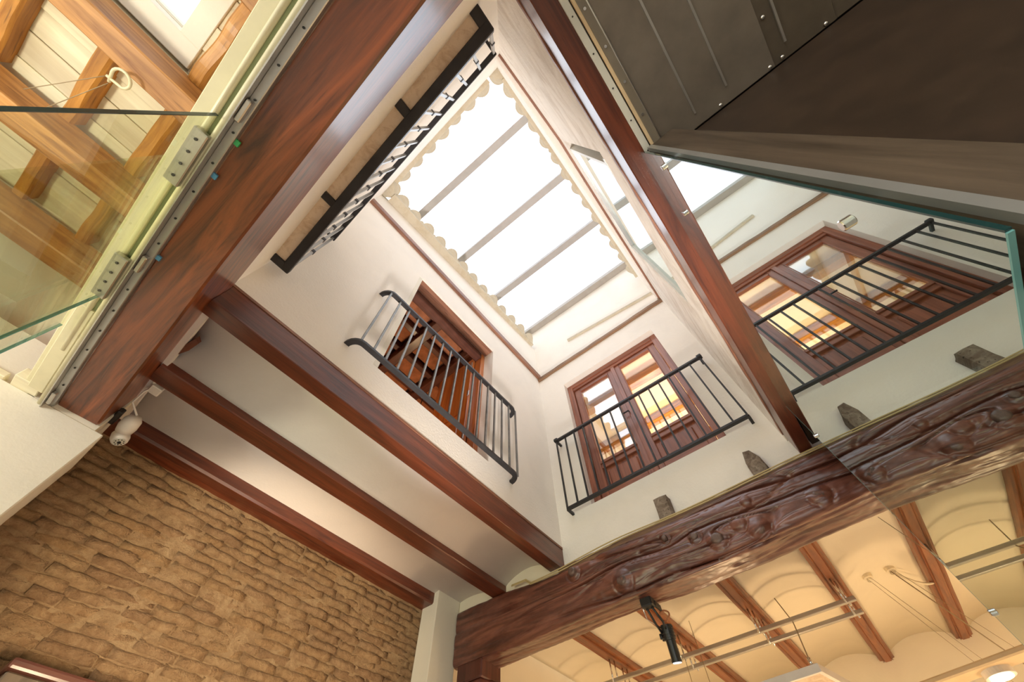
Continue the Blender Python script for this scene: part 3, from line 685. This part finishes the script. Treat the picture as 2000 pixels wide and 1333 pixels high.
MB().tube([tuple(J + Vector((0.03, -0.04, 0.06)) + Vector((0.035 * math.cos(a), 0.01 * math.sin(a * 2), 0.035 * math.sin(a)))) for a in [k * 2 * PI / 18 for k in range(19)]], 0.006, 8).build('safety_ring', 'terracotta', sp, smooth=True)

# ------------------------------------------------------------------ railings
def railing(label, A, B, out, n, ztop_, zbot, curved, r_top, bar_mat, group='black iron window railings'):
    A, B, out = Vector(A), Vector(B), Vector(out)
    t = thing('iron_railing', tuple(A.lerp(B, 0.5) + Vector((0, 0, zbot))), label, 'railing', group)
    d = (B - A).normalized()
    for nm, z in (('top_rail', ztop_), ('bottom_rail', zbot)):
        Z = Vector((0, 0, z)); rail_ = None
        if curved:
            rr = 0.085; pts = [A - out + Z]
            pts += [A + Z - out + out * math.sin(a) + d * rr * (1 - math.cos(a)) for a in [PI / 2 * k / 6 for k in range(1, 7)]]
            pts += [A.lerp(B, k / 8) + Z + d * (rr if k == 0 else 0) for k in range(1, 8)]
            pts += [B + Z - d * rr * (1 - math.sin(a)) - out * (1 - math.cos(a)) for a in [PI / 2 * k / 6 for k in range(0, 7)]]
            MB().tube([tuple(p) for p in pts], 0.0, 4, flat_=(0.022, 0.011)).build(nm, 'iron', t)
        else:
            rail_ = MB().tube([tuple(A + Z), tuple(B + Z)], 0.0, 4, flat_=(0.019, 0.013)).build(nm, 'iron', t, bevel=0.003)
            for q in (A, B):
                MB().tube([tuple(q + Z), tuple(q - out + Z)], 0.0, 4, flat_=(0.012, 0.012)).build('wall_bracket', 'iron', rail_)
                if nm == 'top_rail':
                    MB().box(q.x - 0.026, q.x + 0.026, q.y - 0.026, q.y + 0.026, z - 0.012, z + 0.028).build('end_knob', 'iron', rail_, bevel=0.01, segs=2)
    first = None
    for k in range(n):
        p = A.lerp(B, k / (n - 1)) if not curved else (A + d * 0.05).lerp(B - d * 0.02, k / (n - 1))
        if first is None:
            first = MB().box(p.x - 0.008, p.x + 0.008, p.y - 0.008, p.y + 0.008, zbot, ztop_).build('bar', bar_mat, t)
        else:
            copy_to(first, (p.x, p.y, zbot), t)
    return t
railing('black iron railing with curved ends across the open doorway', (-1.69, 0.375, 0), (-1.69, 2.285, 0), (0.10, 0, 0), 17, 3.40, 2.48, True, 0, 'bar')
railing('black iron railing with corner knobs across the glazed doors', (-1.605, 2.95, 0), (0.24, 2.95, 0), (0, -0.10, 0), 16, 3.42, 2.49, False, 0, 'iron')

# shallow balcony on the front wall
bal = thing('shallow_balcony', (-0.76, -0.36, 2.6), 'shallow beige balcony slab in a black iron frame, seen from below', 'balcony')
def bb(mb_, x0, x1, a, b, z0, z1):
    P = [(x0, yW(x0) + a), (x1, yW(x1) + a), (x1, yW(x1) + b), (x0, yW(x0) + b)]
    return mb_.hexa([(x, y, z0) for x, y in P] + [(x, y, z1) for x, y in P])
bb(MB(), -1.74, 0.235, 0.075, 0.135, 2.58, 2.635).build('frame_bar', 'iron', bal, bevel=0.006)
for xa, xb in ((-1.74, -1.68), (-1.15, -1.10), (-0.43, -0.375), (0.175, 0.235)):
    bb(MB(), xa, xb, -0.01, 0.10, 2.582, 2.632).build('cross_bar', 'iron', bal, bevel=0.004)
for xa, xb in ((-1.68, -1.15), (-1.10, -0.43), (-0.375, 0.175)):
    bb(MB(), xa - 0.005, xb + 0.005, -0.01, 0.08, 2.60, 2.66).build('slab_panel', 'slab', bal, bevel=0.003)
t = thing('iron_railing', (-0.76, yW(-0.76) + 0.12, 2.63), 'black iron railing with pale lit bars standing on the shallow balcony', 'railing', 'black iron window railings')
bb(MB(), -1.74, 0.235, 0.098, 0.135, 3.43, 3.46).build('top_rail', 'iron', t, bevel=0.004)
for xa in (-1.735, 0.215):
    bb(MB(), xa, xa + 0.02, -0.01, 0.13, 3.43, 3.46).build('side_rail', 'iron', t)
for k in range(15):
    x = -1.72 + 1.94 * k / 14
    br_ = bb(MB(), x - 0.009, x + 0.009, 0.105, 0.124, 2.636, 3.435).build('bar', 'alu', t)  # pale metal puts the light on these iron bars into their colour
    bb(MB(), x - 0.013, x + 0.013, 0.101, 0.128, 3.0, 3.035).build('bar_collar', 'iron', br_)

# ------------------------------------------------------------------ glazed double door in the back wall
d2 = struct(thing('door_2', (-0.69, 3.17, 2.5), 'red brown glazed double door behind the knobbed railing', None)) if False else None
d2 = bpy.data.objects.new('door_2', None); place(d2, Vector((-0.69, 3.17, 2.5))); struct(d2, 'red brown glazed double door behind the knobbed railing')
def jb(x0, x1, y0, y1, z0, z1, nm, mt, par, bev=0.004): return MB().box(x0, x1, y0, y1, z0, z1).build(nm, mt, par, bevel=bev)
jb(-1.39, -1.315, 3.13, 3.24, 2.5, 4.48, 'jamb', 'red_z', d2); jb(-0.07, 0.005, 3.13, 3.24, 2.5, 4.48, 'jamb', 'red_z', d2)
jb(-1.315, -0.07, 3.13, 3.24, 4.405, 4.48, 'head', 'jred_x', d2); jb(-1.315, -0.07, 3.13, 3.24, 2.5, 2.535, 'threshold', 'jred_x', d2)
jb(-1.32, -0.065, 3.145, 3.16, 4.36, 4.41, 'head_moulding', 'jred_x', d2)
for sx, xa, xb in ((0, -1.31, -0.695), (1, -0.69, -0.075)):
    lf = bpy.data.objects.new('door_leaf', None); place(lf, Vector(((xa + xb) / 2, 3.19, 2.54)), d2)
    jb(xa, xa + 0.085, 3.165, 3.215, 2.54, 4.38, 'stile', 'red_z', lf); jb(xb - 0.085, xb, 3.165, 3.215, 2.54, 4.38, 'stile', 'red_z', lf)
    jb(xa + 0.085, xb - 0.085, 3.165, 3.215, 4.30, 4.38, 'top_rail', 'jred_x', lf); jb(xa + 0.085, xb - 0.085, 3.165, 3.215, 2.93, 3.0, 'lock_rail', 'jred_x', lf)
    jb(xa + 0.085, xb - 0.085, 3.165, 3.215, 2.54, 2.66, 'bottom_rail', 'jred_x', lf)
    jb(xa + 0.08, xb - 0.08, 3.195, 3.21, 2.65, 2.94, 'panel', 'red_z', lf); jb(xa + 0.135, xb - 0.135, 3.176, 3.2, 2.70, 2.885, 'raised_field', 'red_z', lf, 0.014)
    jb(xa + 0.08, xb - 0.08, 3.150, 3.17, 2.985, 3.02, 'drip_moulding', 'jred_x', lf)
    jb(xa + 0.08, xb - 0.08, 3.186, 3.192, 2.99, 4.31, 'pane', 'g_window' if sx == 0 else 'g_clear', lf, 0)
    for q in (xa + 0.085, xb - 0.097): jb(q, q + 0.012, 3.158, 3.168, 3.0, 4.30, 'glazing_bead', 'red_z', lf, 0.003)
    jb(xa + 0.085, xb - 0.085, 3.158, 3.168, 4.288, 4.30, 'glazing_bead', 'jred_x', lf, 0.003)
jb(-0.72, -0.665, 3.148, 3.165, 2.54, 4.38, 'cover_strip', 'red_z', d2)
MB().tube([(-0.71, 3.14, 3.45), (-0.71, 3.12, 3.45), (-0.78, 3.12, 3.45)], 0.009, 8).build('handle', 'iron', d2, smooth=True)
# room behind the glazed doors
o = MB().box(-2.4, 1.6, 6.2, 6.35, 2.4, 4.9).build('wall_upper_back', 'warmwall'); struct(o)
mb = MB(); mb.box(-2.55, -2.4, 3.28, 6.35, 2.4, 4.9); mb.box(1.5, 1.65, 3.28, 6.35, 2.4, 4.9)
o = mb.build('wall_upper_sides', 'warmwall'); struct(o)
o = MB().box(-2.55, 1.65, 3.28, 6.35, 4.80, 4.92).build('ceiling_upper', 'warmwall'); struct(o)
o = MB().box(-2.55, 1.65, 3.28, 6.35, 2.40, 2.46).build('floor_upper', 'terracotta'); struct(o)
for k, yy in enumerate((3.87, 4.72, 5.55)):
    o = hewn((-2.39, yy, 4.67), (1.49, yy, 4.67), 0.13, 0.128, 20, 0.003, 0.006, 2, k * 5).build('room_joist', 'orange_x')
    tag(o, ('first', 'second', 'third')[k] + ' orange ceiling joist seen through the glazed doors', 'joist', 'joists behind the glazed doors')

# ------------------------------------------------------------------ open doorway in the left wall
d1 = bpy.data.objects.new('door_1', None); place(d1, Vector((-1.9, 1.29, 2.5))); struct(d1, 'open doorway with dark red frame and an orange leaf swung inward')
jb(-2.0, -1.79, 0.62, 0.668, 2.5, 4.43, 'jamb', 'white', d1); jb(-2.03, -1.93, 1.90, 1.965, 2.5, 4.43, 'jamb', 'leaf', d1)
jb(-2.03, -1.93, 0.67, 1.90, 4.33, 4.43, 'head', 'dark_y', d1); jb(-1.93, -1.80, 0.62, 1.965, 4.425, 4.44, 'lintel_board', 'trim_y', d1)
jb(-2.02, -1.86, 0.63, 1.96, 2.50, 2.53, 'sill_board', 'back_y', d1)
for k in range(11):      # exposed brick sill
    y = 0.64 + k * 0.118
    b = MB().box(-1.90, -1.79 + random.uniform(-0.02, 0.008), y, y + 0.108, 2.455 + random.uniform(-.006, .006), 2.505).build('sill_brick', 'brick', d1, bevel=0.006)
lf = bpy.data.objects.new('door_leaf', None); place(lf, Vector((-2.05, 1.89, 2.54)), d1)
jb(-2.62, -2.03, 1.845, 1.89, 2.54, 4.33, 'stile_board', 'leaf', lf)
for z in (2.85, 3.55, 4.15):
    MB().box(-2.05, -2.02, 1.835, 1.848, z, z + 0.09).build('hinge', 'steel', lf, bevel=0.003)
for z0, z1 in ((2.65, 3.2), (3.3, 4.25)):
    jb(-2.53, -2.13, 1.832, 1.846, z0, z1, 'raised_panel', 'leaf', lf, 0.01)
# room behind the doorway: dark joists with terracotta panels
mb = MB(); mb.box(-5.2, -5.05, -0.5, 3.6, 2.4, 4.95); mb.box(-5.2, -2.04, -0.6, -0.45, 2.4, 4.95); mb.box(-5.2, -2.04, 3.5, 3.65, 2.4, 4.95)
o = mb.build('wall_side_room', 'terracotta'); struct(o)
o = MB().box(-5.2, -2.04, -0.5, 3.6, 2.38, 2.46).build('floor_side_room', 'terracotta'); struct(o)
csr = MB().box(-5.2, -2.04, -0.5, 3.6, 4.86, 4.95).build('ceiling_side_room', 'dark_x'); struct(csr, 'dark coffered ceiling with terracotta panels')
for k in range(6):
    yy = 0.05 + k * 0.62
    o = MB().box(-5.1, -2.04, yy - 0.06, yy + 0.06, 4.60, 4.80).build('coffer_beam', 'dark_x', csr, bevel=0.008)
for i in range(8):
    xx = -2.18 - i * 0.36
    MB().box(xx - 0.04, xx + 0.04, -0.45, 3.5, 4.70, 4.84).build('coffer_batten', 'dark_y', csr, bevel=0.006)
    for k in range(5):
        yy = 0.05 + k * 0.62
        MB().box(xx - 0.30, xx - 0.06, yy + 0.09, yy + 0.53, 4.79, 4.85).build('terracotta_panel', 'terracotta', csr, bevel=0.006)
o = MB().tube([(-3.1, 1.95, 3.85), (-3.1, 1.95, 3.93)], 0.03, 12).build('amber_bulb', 'amber', smooth=True); tag(o, 'tiny amber bulb glowing deep inside the open doorway', 'bulb')
o = MB().tube([(-3.1, 1.95, 3.93), (-3.1, 1.95, 4.7)], 0.006, 6).build('bulb_cord', 'blackplastic'); tag(o, 'black cord holding the tiny amber bulb', 'cord')

# ------------------------------------------------------------------ fixed window in the right wall
w2 = MB().box(0.395, 0.44, 0.60, 2.03, 2.90, 2.945).build('window_2', 'whitemetal'); struct(w2, 'fixed window in the right wall mirroring the skylight')
MB().hexa([(xR(.65) + .03, 0.65, 2.93), (xR(.65) + .07, 0.65, 2.93), (xR(2.) + .07, 2.0, 2.93), (xR(2.) + .03, 2.0, 2.93), (xR(.65) + .03, 0.65, 4.66), (xR(.65) + .07, 0.65, 4.66), (xR(2.) + .07, 2.0, 4.66), (xR(2.) + .03, 2.0, 4.66)]).build('pane', 'g_mirror', w2)
MB().box(xR(.65) + .005, xR(.65) + .08, 0.645, 0.675, 2.93, 4.66).build('frame', 'whitemetal', w2); MB().box(xR(2.) + .005, xR(2.) + .08, 1.975, 2.005, 2.93, 4.66).build('frame', 'whitemetal', w2)
MB().hexa([(xR(.65) + .005, 0.65, 4.62), (xR(.65) + .08, 0.65, 4.62), (xR(2.) + .08, 2.0, 4.62), (xR(2.) + .005, 2.0, 4.62), (xR(.65) + .005, 0.65, 4.66), (xR(.65) + .08, 0.65, 4.66), (xR(2.) + .08, 2.0, 4.66), (xR(2.) + .005, 2.0, 4.66)]).build('frame', 'alu', w2)
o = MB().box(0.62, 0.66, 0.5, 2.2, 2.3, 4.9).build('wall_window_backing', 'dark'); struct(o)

# ------------------------------------------------------------------ front room beyond the glass doors (upper left of the picture)
cf = MB().box(-3.6, -1.16, -5.6, -0.58, 2.93, 3.0).box(-0.78, 3.2, -5.6, -0.58, 2.93, 3.0).box(-1.16, -0.78, -5.6, -1.95, 2.93, 3.0).box(-1.16, -0.78, -1.52, -0.58, 2.93, 3.0).build('ceiling_front', 'plank'); struct(cf, 'cream painted board ceiling over old orange timbers')
x = -3.2; k = 0
while x < 1.4:
    w = (0.165, 0.19, 0.15, 0.18)[k % 4]
    z = 2.872 + 0.006 * (k % 3)
    if -1.30 < x + w / 2 < -0.62 and True:      # boards stop at the small roof window
        MB().box(x, x + w - 0.0035, -1.40, -0.58, z, 2.925).build('plank', 'plank', cf, bevel=0.003)
        MB().box(x, x + w - 0.0035, -3.6, -2.05, z, 2.925).build('plank', 'plank', cf, bevel=0.003)
    else:
        MB().box(x, x + w - 0.0035, -3.6, -0.58, z, 2.925).build('plank', 'plank', cf, bevel=0.003)
    x += w; k += 1
w3 = bpy.data.objects.new('window_3', None); place(w3, Vector((-0.95, -1.72, 2.86))); struct(w3, 'small roof window with white frame between the orange joists')
for a in ((-1.30, -1.16, -2.05, -1.40), (-0.78, -0.62, -2.05, -1.40), (-1.16, -0.78, -1.52, -1.40), (-1.16, -0.78, -2.05, -1.95)):
    MB().box(a[0], a[1], a[2], a[3], 2.865, 2.925).build('frame', 'white', w3, bevel=0.003)
MB().box(-1.16, -0.78, -1.95, -1.52, 2.95, 2.956).build('pane', 'g_roof', w3)
G = 'orange joists of the front room'
for x, lb in ((-0.625, 'nearest the glass wall side'), (-1.375, 'with dark nail holes, beside the small roof window'), (-2.155, 'with a broad knot, crossing behind the glass door'), (-2.86, 'running close to the white wall'), (0.15, 'hidden above the front beam end')):
    o = hewn((x, -3.8, 2.6), (x, -0.58, 2.6), 0.16, 0.20, 36, 0.005, 0.008, 1.8, x * 7).build('old_joist', 'orange_y')
    tag(o, 'old orange joist ' + lb, 'joist', G)
xs = [-0.625, -1.375, -2.155, -2.86]
bn = {0: 'first', 1: 'second', 2: 'third', 3: 'fourth'}
for j, yb in enumerate((-1.30, -1.69, -2.10, -2.52)):
    for i in range(3):
        xa, xb = xs[i + 1] + 0.08, xs[i] - 0.08
        if i == 0 and j in (1, 2): continue
        o = hewn((xa, yb, 2.78), (xb, yb, 2.78), 0.085, 0.10, 14, 0.009, 0.014, 5, i * 3 + j * 7).build('cross_batten', 'orange_x')
        tag(o, 'short rough orange batten, %s row from the door track, %s bay' % (bn[j], ('roof window', 'hook', 'white wall')[i]), 'batten', 'rough battens of the front room')
# wires and hook under the front room ceiling
h = thing('metal_hook', (-1.47, -1.45, 2.52), 'bent cream metal hook under the front room ceiling', 'hook')
MB().tube([(-1.52, -1.50, 2.56)] + [(-1.47 + 0.045 * math.cos(a), -1.44 + 0.045 * math.sin(a), 2.55) for a in [2.6 - k * 0.36 for k in range(13)]] + [(-1.54, -1.48, 2.56)], 0.008, 8).build('bent_rod', 'creammetal', h, smooth=True)
wire([(-1.52, -1.50, 2.56), (-1.93, -1.75, 2.56)], 0.0022, 'upper thin wire stretched from the cream hook to the knotted joist')
wire([(-1.55, -1.48, 2.56), (-1.98, -1.66, 2.56)], 0.0022, 'lower thin wire stretched from the cream hook to the knotted joist')
# shell of the front room
mb = MB(); mb.box(3.0, 3.2, -5.6, 0.7, FL, 2.95)
o = mb.build('wall_front_right', 'white'); struct(o)
mb = MB(); mb.box(-3.6, 3.2, -5.7, -5.5, 1.5, 3.0); mb.box(-3.6, -3.0, -5.7, -5.5, FL, 1.5); mb.box(2.6, 3.2, -5.7, -5.5, FL, 1.5)  # wide unseen opening left so daylight fills the ground floor
o = mb.build('wall_front', 'white'); struct(o)

# door track along the front beam
tk = thing('sliding_track', (-1.2, yF(-1.2) - 0.25, 1.70), 'long aluminium and cream door track fixed beside the red brown front beam', 'door track')
fbox(MB(), -2.83, 0.6, -0.245, -0.212, 1.735, 1.765).build('channel', 'alu', tk, bevel=0.003)
fbox(MB(), -2.83, 0.6, -0.249, -0.244, 1.70, 1.765).build('channel_lip', 'steel', tk)
MB().tube([(-2.87, yF(-2.87) - 0.262, 1.722), (0.6, yF(0.6) - 0.262, 1.722)], 0.013, 10).build('rounded_profile', 'creammetal', tk, smooth=True)
fbox(MB(), -2.7, 0.6, -0.290, -0.276, 1.725, 1.77).build('seal_strip', 'rubber', tk)
MB().tube([(-2.35, yF(-2.35) - 0.302, 1.722), (0.6, yF(0.6) - 0.302, 1.722)], 0.012, 10).build('rounded_profile', 'creammetal', tk, smooth=True)
fbox(MB(), -2.72, 0.6, -0.375, -0.315, 1.74, 1.80).build('head_board', 'creammetal', tk, bevel=0.004)
fbox(MB(), -2.72, -2.02, -0.345, -0.275, 1.715, 1.75).build('cover_board', 'creammetal', tk, bevel=0.004)
for i in range(17):
    x = -2.6 + 0.16 * i
    MB().tube([(x, yF(x) - 0.226, 1.730), (x, yF(x) - 0.226, 1.737)], 0.0045, 8).build('screw', 'blackplastic', tk)
for xc in (-0.74, -1.62, -2.72):
    fbox(MB(), xc - 0.05, xc + 0.05, -0.243, -0.222, 1.712, 1.738).build('roller', 'steel', tk, bevel=0.004)
o = MB().box(-3.3, -2.845, -5.6, -0.62, 1.735, 2.06).build('wall_front_left_ledge', 'white', bevel=0.01); struct(o)
for k, (xa, xb, a, b, zt) in enumerate(((-2.86, -2.72, -0.42, -0.30, 1.80), (-2.9, -2.78, -0.66, -0.45, 1.77))):
    o = fbox(MB(), xa, xb, a, b, 1.735, zt).build('wood_block', 'plank', bevel=0.004)
    tag(o, ('cream wooden block at the lower end of the door track', 'flat cream board on top of the white wall, left of the block')[k], 'wood block')
for k, (xx, mt, lb) in enumerate(((-0.87, 'greentape', 'tiny green tab stuck beside the upper part of the track'), (-1.05, 'bluetape', 'tiny blue tab stuck beside the middle of the track'), (-1.56, 'bluetape', 'tiny blue tab stuck beside the lower glass clamp'))):
    o = fbox(MB(), xx - 0.012, xx + 0.012, -0.212, -0.195, 1.748, 1.757).build('tape_tab', mt); tag(o, lb, 'tape')
# glass door leaves hanging from it
def pane_f(xa, xb, off, z0, z1, th, mt, nm, par):
    return fbox(MB(), xa, xb, off - th, off, z0, z1).build(nm, mt, par)
g1 = thing('glass_leaf', (-1.36, yF(-1.36) - 0.30, FL + 0.02), 'frameless glass door leaf hanging under the cream track, nearer leaf', 'glass door', 'frameless glass door leaves')
pane_f(-1.895, -0.825, -0.285, FL + 0.02, 1.715, 0.010, 'g_green', 'pane', g1)
pane_f(-0.825, -0.822, -0.284, FL + 0.02, 1.715, 0.012, 'g_edge', 'polished_edge', g1); pane_f(-1.899, -1.895, -0.284, FL + 0.02, 1.715, 0.012, 'g_edge2', 'polished_edge', g1)
for xa, xb in ((-1.17, -0.905), (-1.89, -1.62)):
    cl = fbox(MB(), xa, xb, -0.318, -0.262, 1.685, 1.712).build('glass_clamp', 'steel', g1, bevel=0.004)
    for k in range(4):
        x = xa + 0.04 + k * (xb - xa - 0.08) / 3
        MB().tube([(x, yF(x) - 0.29, 1.681), (x, yF(x) - 0.29, 1.687)], 0.006, 8).build('bolt', 'blackplastic', cl)
g2 = thing('glass_leaf', (-1.5, yF(-1.5) - 0.36, FL + 0.02), 'frameless glass door leaf slid behind the first one, farther leaf', 'glass door', 'frameless glass door leaves')
pane_f(-2.18, -1.10, -0.345, FL + 0.02, 1.70, 0.010, 'g_green', 'pane', g2)
pane_f(-2.184, -2.18, -0.344, FL + 0.02, 1.70, 0.012, 'g_edge2', 'polished_edge', g2)

# ------------------------------------------------------------------ right side: steel soffit, reflective glass wall, dark post and panel
sf = thing('steel_soffit', (0.86, -0.3, 2.0), 'dark bronze steel soffit with long ribs and shiny rivets', 'soffit')
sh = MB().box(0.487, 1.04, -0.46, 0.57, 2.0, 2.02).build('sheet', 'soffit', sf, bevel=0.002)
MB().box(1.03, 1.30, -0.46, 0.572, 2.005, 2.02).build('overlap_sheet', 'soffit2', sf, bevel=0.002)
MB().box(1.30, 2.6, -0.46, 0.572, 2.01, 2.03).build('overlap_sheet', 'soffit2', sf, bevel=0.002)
for x, ye in ((0.692, 0.513), (0.844, 0.502), (1.102, 0.51)):
    MB().tube([(x, -0.45, 2.0), (x, ye, 2.0)], 0.0, 4, flat_=(0.0045, 0.004)).build('rib', 'steel', sh)
riv = [(0.796, 0.555), (1.02, 0.557), (1.075, 0.555), (1.255, 0.557), (0.58, 0.555), (1.058, 0.374), (1.058, 0.1)]
first = None
for x, y in riv:
    if first is None: first = MB().tube([(x, y, 1.994), (x, y, 1.998), (x, y, 2.002)], [0.004, 0.0085, 0.009], 10).build('rivet', 'chrome', sh, smooth=True)
    else: copy_to(first, (x, y, 1.994), sh)
MB().box(0.487, 0.522, -0.46, 0.54, 1.988, 2.0).build('clear_strip', 'acrylic', sf, bevel=0.002)
MB().tube([(0.522, -0.46, 1.992), (0.522, 0.54, 1.992)], 0.0045, 8).build('bright_edge', 'steel', sf, smooth=True)
for k in range(7):
    y = 0.52 - 0.155 * k
    MB().tube([(0.502, y, 1.984), (0.502, y, 1.99)], 0.006, 10).build('screw', 'chrome', sf)
    MB().tube([(0.452, y - 0.01, 1.9935), (0.452, y - 0.01, 1.9975)], 0.0035, 8).build('screw', 'blackplastic', sf)
MB().box(0.438, 0.468, -0.46, 0.53, 1.995, 2.01).build('white_flange', 'whitemetal', sf, bevel=0.002)
MB().box(0.468, 0.474, -0.46, 0.52, 2.003, 2.012).build('dark_gap', 'dark', sf)
MB().box(0.474, 0.488, -0.46, 0.53, 1.990, 2.005).build('pine_strip', 'palewood', sf, bevel=0.002)
MB().box(0.44, 0.487, 0.53, 0.55, 1.985, 2.0).build('end_plate', 'chrome', sf, bevel=0.002)

gw = thing('glass_screen', (0.425, 1.47, 0.48), 'large reflective glass pane under the side beam, mirroring the glazed doors', 'glass wall')
MB().box(0.420, 0.427, 0.495, 2.45, 0.485, 2.0).build('pane', 'g_mirror', gw)
MB().box(0.4195, 0.4275, 0.491, 0.495, 0.485, 1.95).build('polished_edge', 'g_edge', gw)
MB().box(0.4195, 0.4275, 0.495, 2.45, 0.482, 0.485).build('polished_edge', 'g_edge2', gw)
MB().box(0.4195, 0.4275, 2.45, 2.453, 0.485, 2.0).build('polished_edge', 'g_edge2', gw)
for y, z in ((0.545, 1.75), (0.80, 1.815), (0.56, 0.77), (2.425, 1.70), (2.42, 0.74)):
    MB().tube([(0.408, y, z), (0.445, y, z)], 0.012, 16).build('point_fixing', 'chrome', gw, smooth=False, bevel=0.002)
lo = thing('glass_screen', (0.425, 1.47, FL), 'lower reflective glass pane continuing below the large one', 'glass wall')
MB().box(0.440, 0.450, 0.62, 2.45, FL, 0.476).build('pane', 'g_mirror', lo)
MB().box(0.44, 0.45, 2.45, 2.453, FL, 0.476).build('polished_edge', 'g_edge2', lo)

dp = thing('dark_post', (0.53, 0.56, FL), 'blackened timber post beside the edge of the reflective glass', 'post')
MB().box(0.455, 0.585, 0.50, 0.60, FL, 2.0).build('shaft', 'dark_z', dp, bevel=0.006)
MB().box(0.452, 0.472, 0.494, 0.512, FL, 1.98).build('pale_reflection_strip', 'alu', dp)  # pale strip paints the reflection along the side of the post
o = MB().box(0.585, 2.9, 0.575, 0.65, FL, 1.998).build('wall_shaft', 'darkpanel'); struct(o, 'dark brown panelled shaft wall under the steel soffit')
mb = MB(); mb.box(1.5, 1.6, 0.65, 2.95, FL, 2.2); mb.box(0.45, 1.6, 0.6, 2.95, 2.02, 2.2)
o = mb.build('wall_dark_enclosure', 'darkpanel'); struct(o)  # dark enclosure added to keep light out behind the reflective glass
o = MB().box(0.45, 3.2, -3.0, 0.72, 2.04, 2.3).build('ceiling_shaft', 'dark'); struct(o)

# ------------------------------------------------------------------ small equipment
cm = thing('dome_camera', (-2.9, -0.22, 1.83), 'white pan and tilt camera mounted at the end of the front beam', 'camera')
K = Vector((-2.87, -0.215, 1.86))
MB().box(K.x - 0.02, K.x + 0.12, yF(K.x) - 0.0, yF(K.x) + 0.03, 1.86, 1.90).build('bracket', 'blackplastic', cm, bevel=0.006)
D = Vector((0.03, 0.05, -0.10)).normalized()
MB().tube([tuple(K + Vector((0.10, 0.02, 0.045))), tuple(K + Vector((0.075, 0.025, 0.03))), tuple(K + Vector((0.03, 0.03, 0.01))), tuple(K + Vector((0.0, 0.035, -0.01)))], [0.030, 0.047, 0.050, 0.042], 20).build('body', 'plastic', cm, smooth=True)
H = K + Vector((-0.03, 0.045, -0.025))
th_ = MB().tube([tuple(H + D * t) for t in (-0.05, -0.042, -0.02, 0.01, 0.035, 0.042)], [0.012, 0.03, 0.044, 0.046, 0.040, 0.034], 22).build('tilt_head', 'plastic', cm, smooth=True)
MB().tube([tuple(H + D * 0.040), tuple(H + D * 0.046)], 0.030, 20).build('face_plate', 'whitemetal', th_)
MB().tube([tuple(H + D * 0.044), tuple(H + D * 0.052)], 0.009, 14).build('lens', 'blackplastic', th_)
a_ = D.cross(Vector((0, 0, 1))).normalized(); b_ = D.cross(a_)
for k in range(9):
    w = k * 2 * PI / 9
    c = H + D * 0.0455 + (a_ * math.cos(w) + b_ * math.sin(w)) * 0.021
    MB().tube([tuple(c), tuple(c + D * 0.002)], 0.0035, 8).build('infrared_led', 'blackplastic', th_)
o = MB().tube([tuple(K + Vector((0.10, 0.02, 0.05))), (-2.74, yF(-2.74) + 0.02, 1.95), (-2.66, yF(-2.66) + 0.025, 1.99), (-2.62, yF(-2.62) + 0.05, 2.03)], 0.006, 8).build('camera_lead', 'plastic', smooth=True)
tag(o, 'white lead from the pan and tilt camera to the junction box', 'cable')
jbx = thing('junction_box', (-2.62, yF(-2.62) + 0.07, 2.0), 'small white junction box in the ceiling corner above the camera', 'junction box')
MB().box(-2.665, -2.59, yF(-2.62) + 0.03, yF(-2.62) + 0.095, 2.0, 2.05).build('lid', 'plastic', jbx, bevel=0.005)
MB().tube([(-2.60, yF(-2.6) + 0.03, 2.02), (-2.575, yF(-2.57) + 0.03, 2.04)], 0.01, 8).build('gland', 'plastic', jbx, smooth=True)
cab = thing('tall_cabinet', (-3.0, 0.55, FL), 'dark brown cabinet top just showing before the brick wall', 'cabinet')
MB().box(-3.17, -2.92, 0.25, 0.85, FL, 0.79).build('body', 'dark_z', cab, bevel=0.006)
MB().box(-3.175, -2.895, 0.235, 0.865, 0.79, 0.83).build('cornice', 'dark_y', cab, bevel=0.012, segs=2)
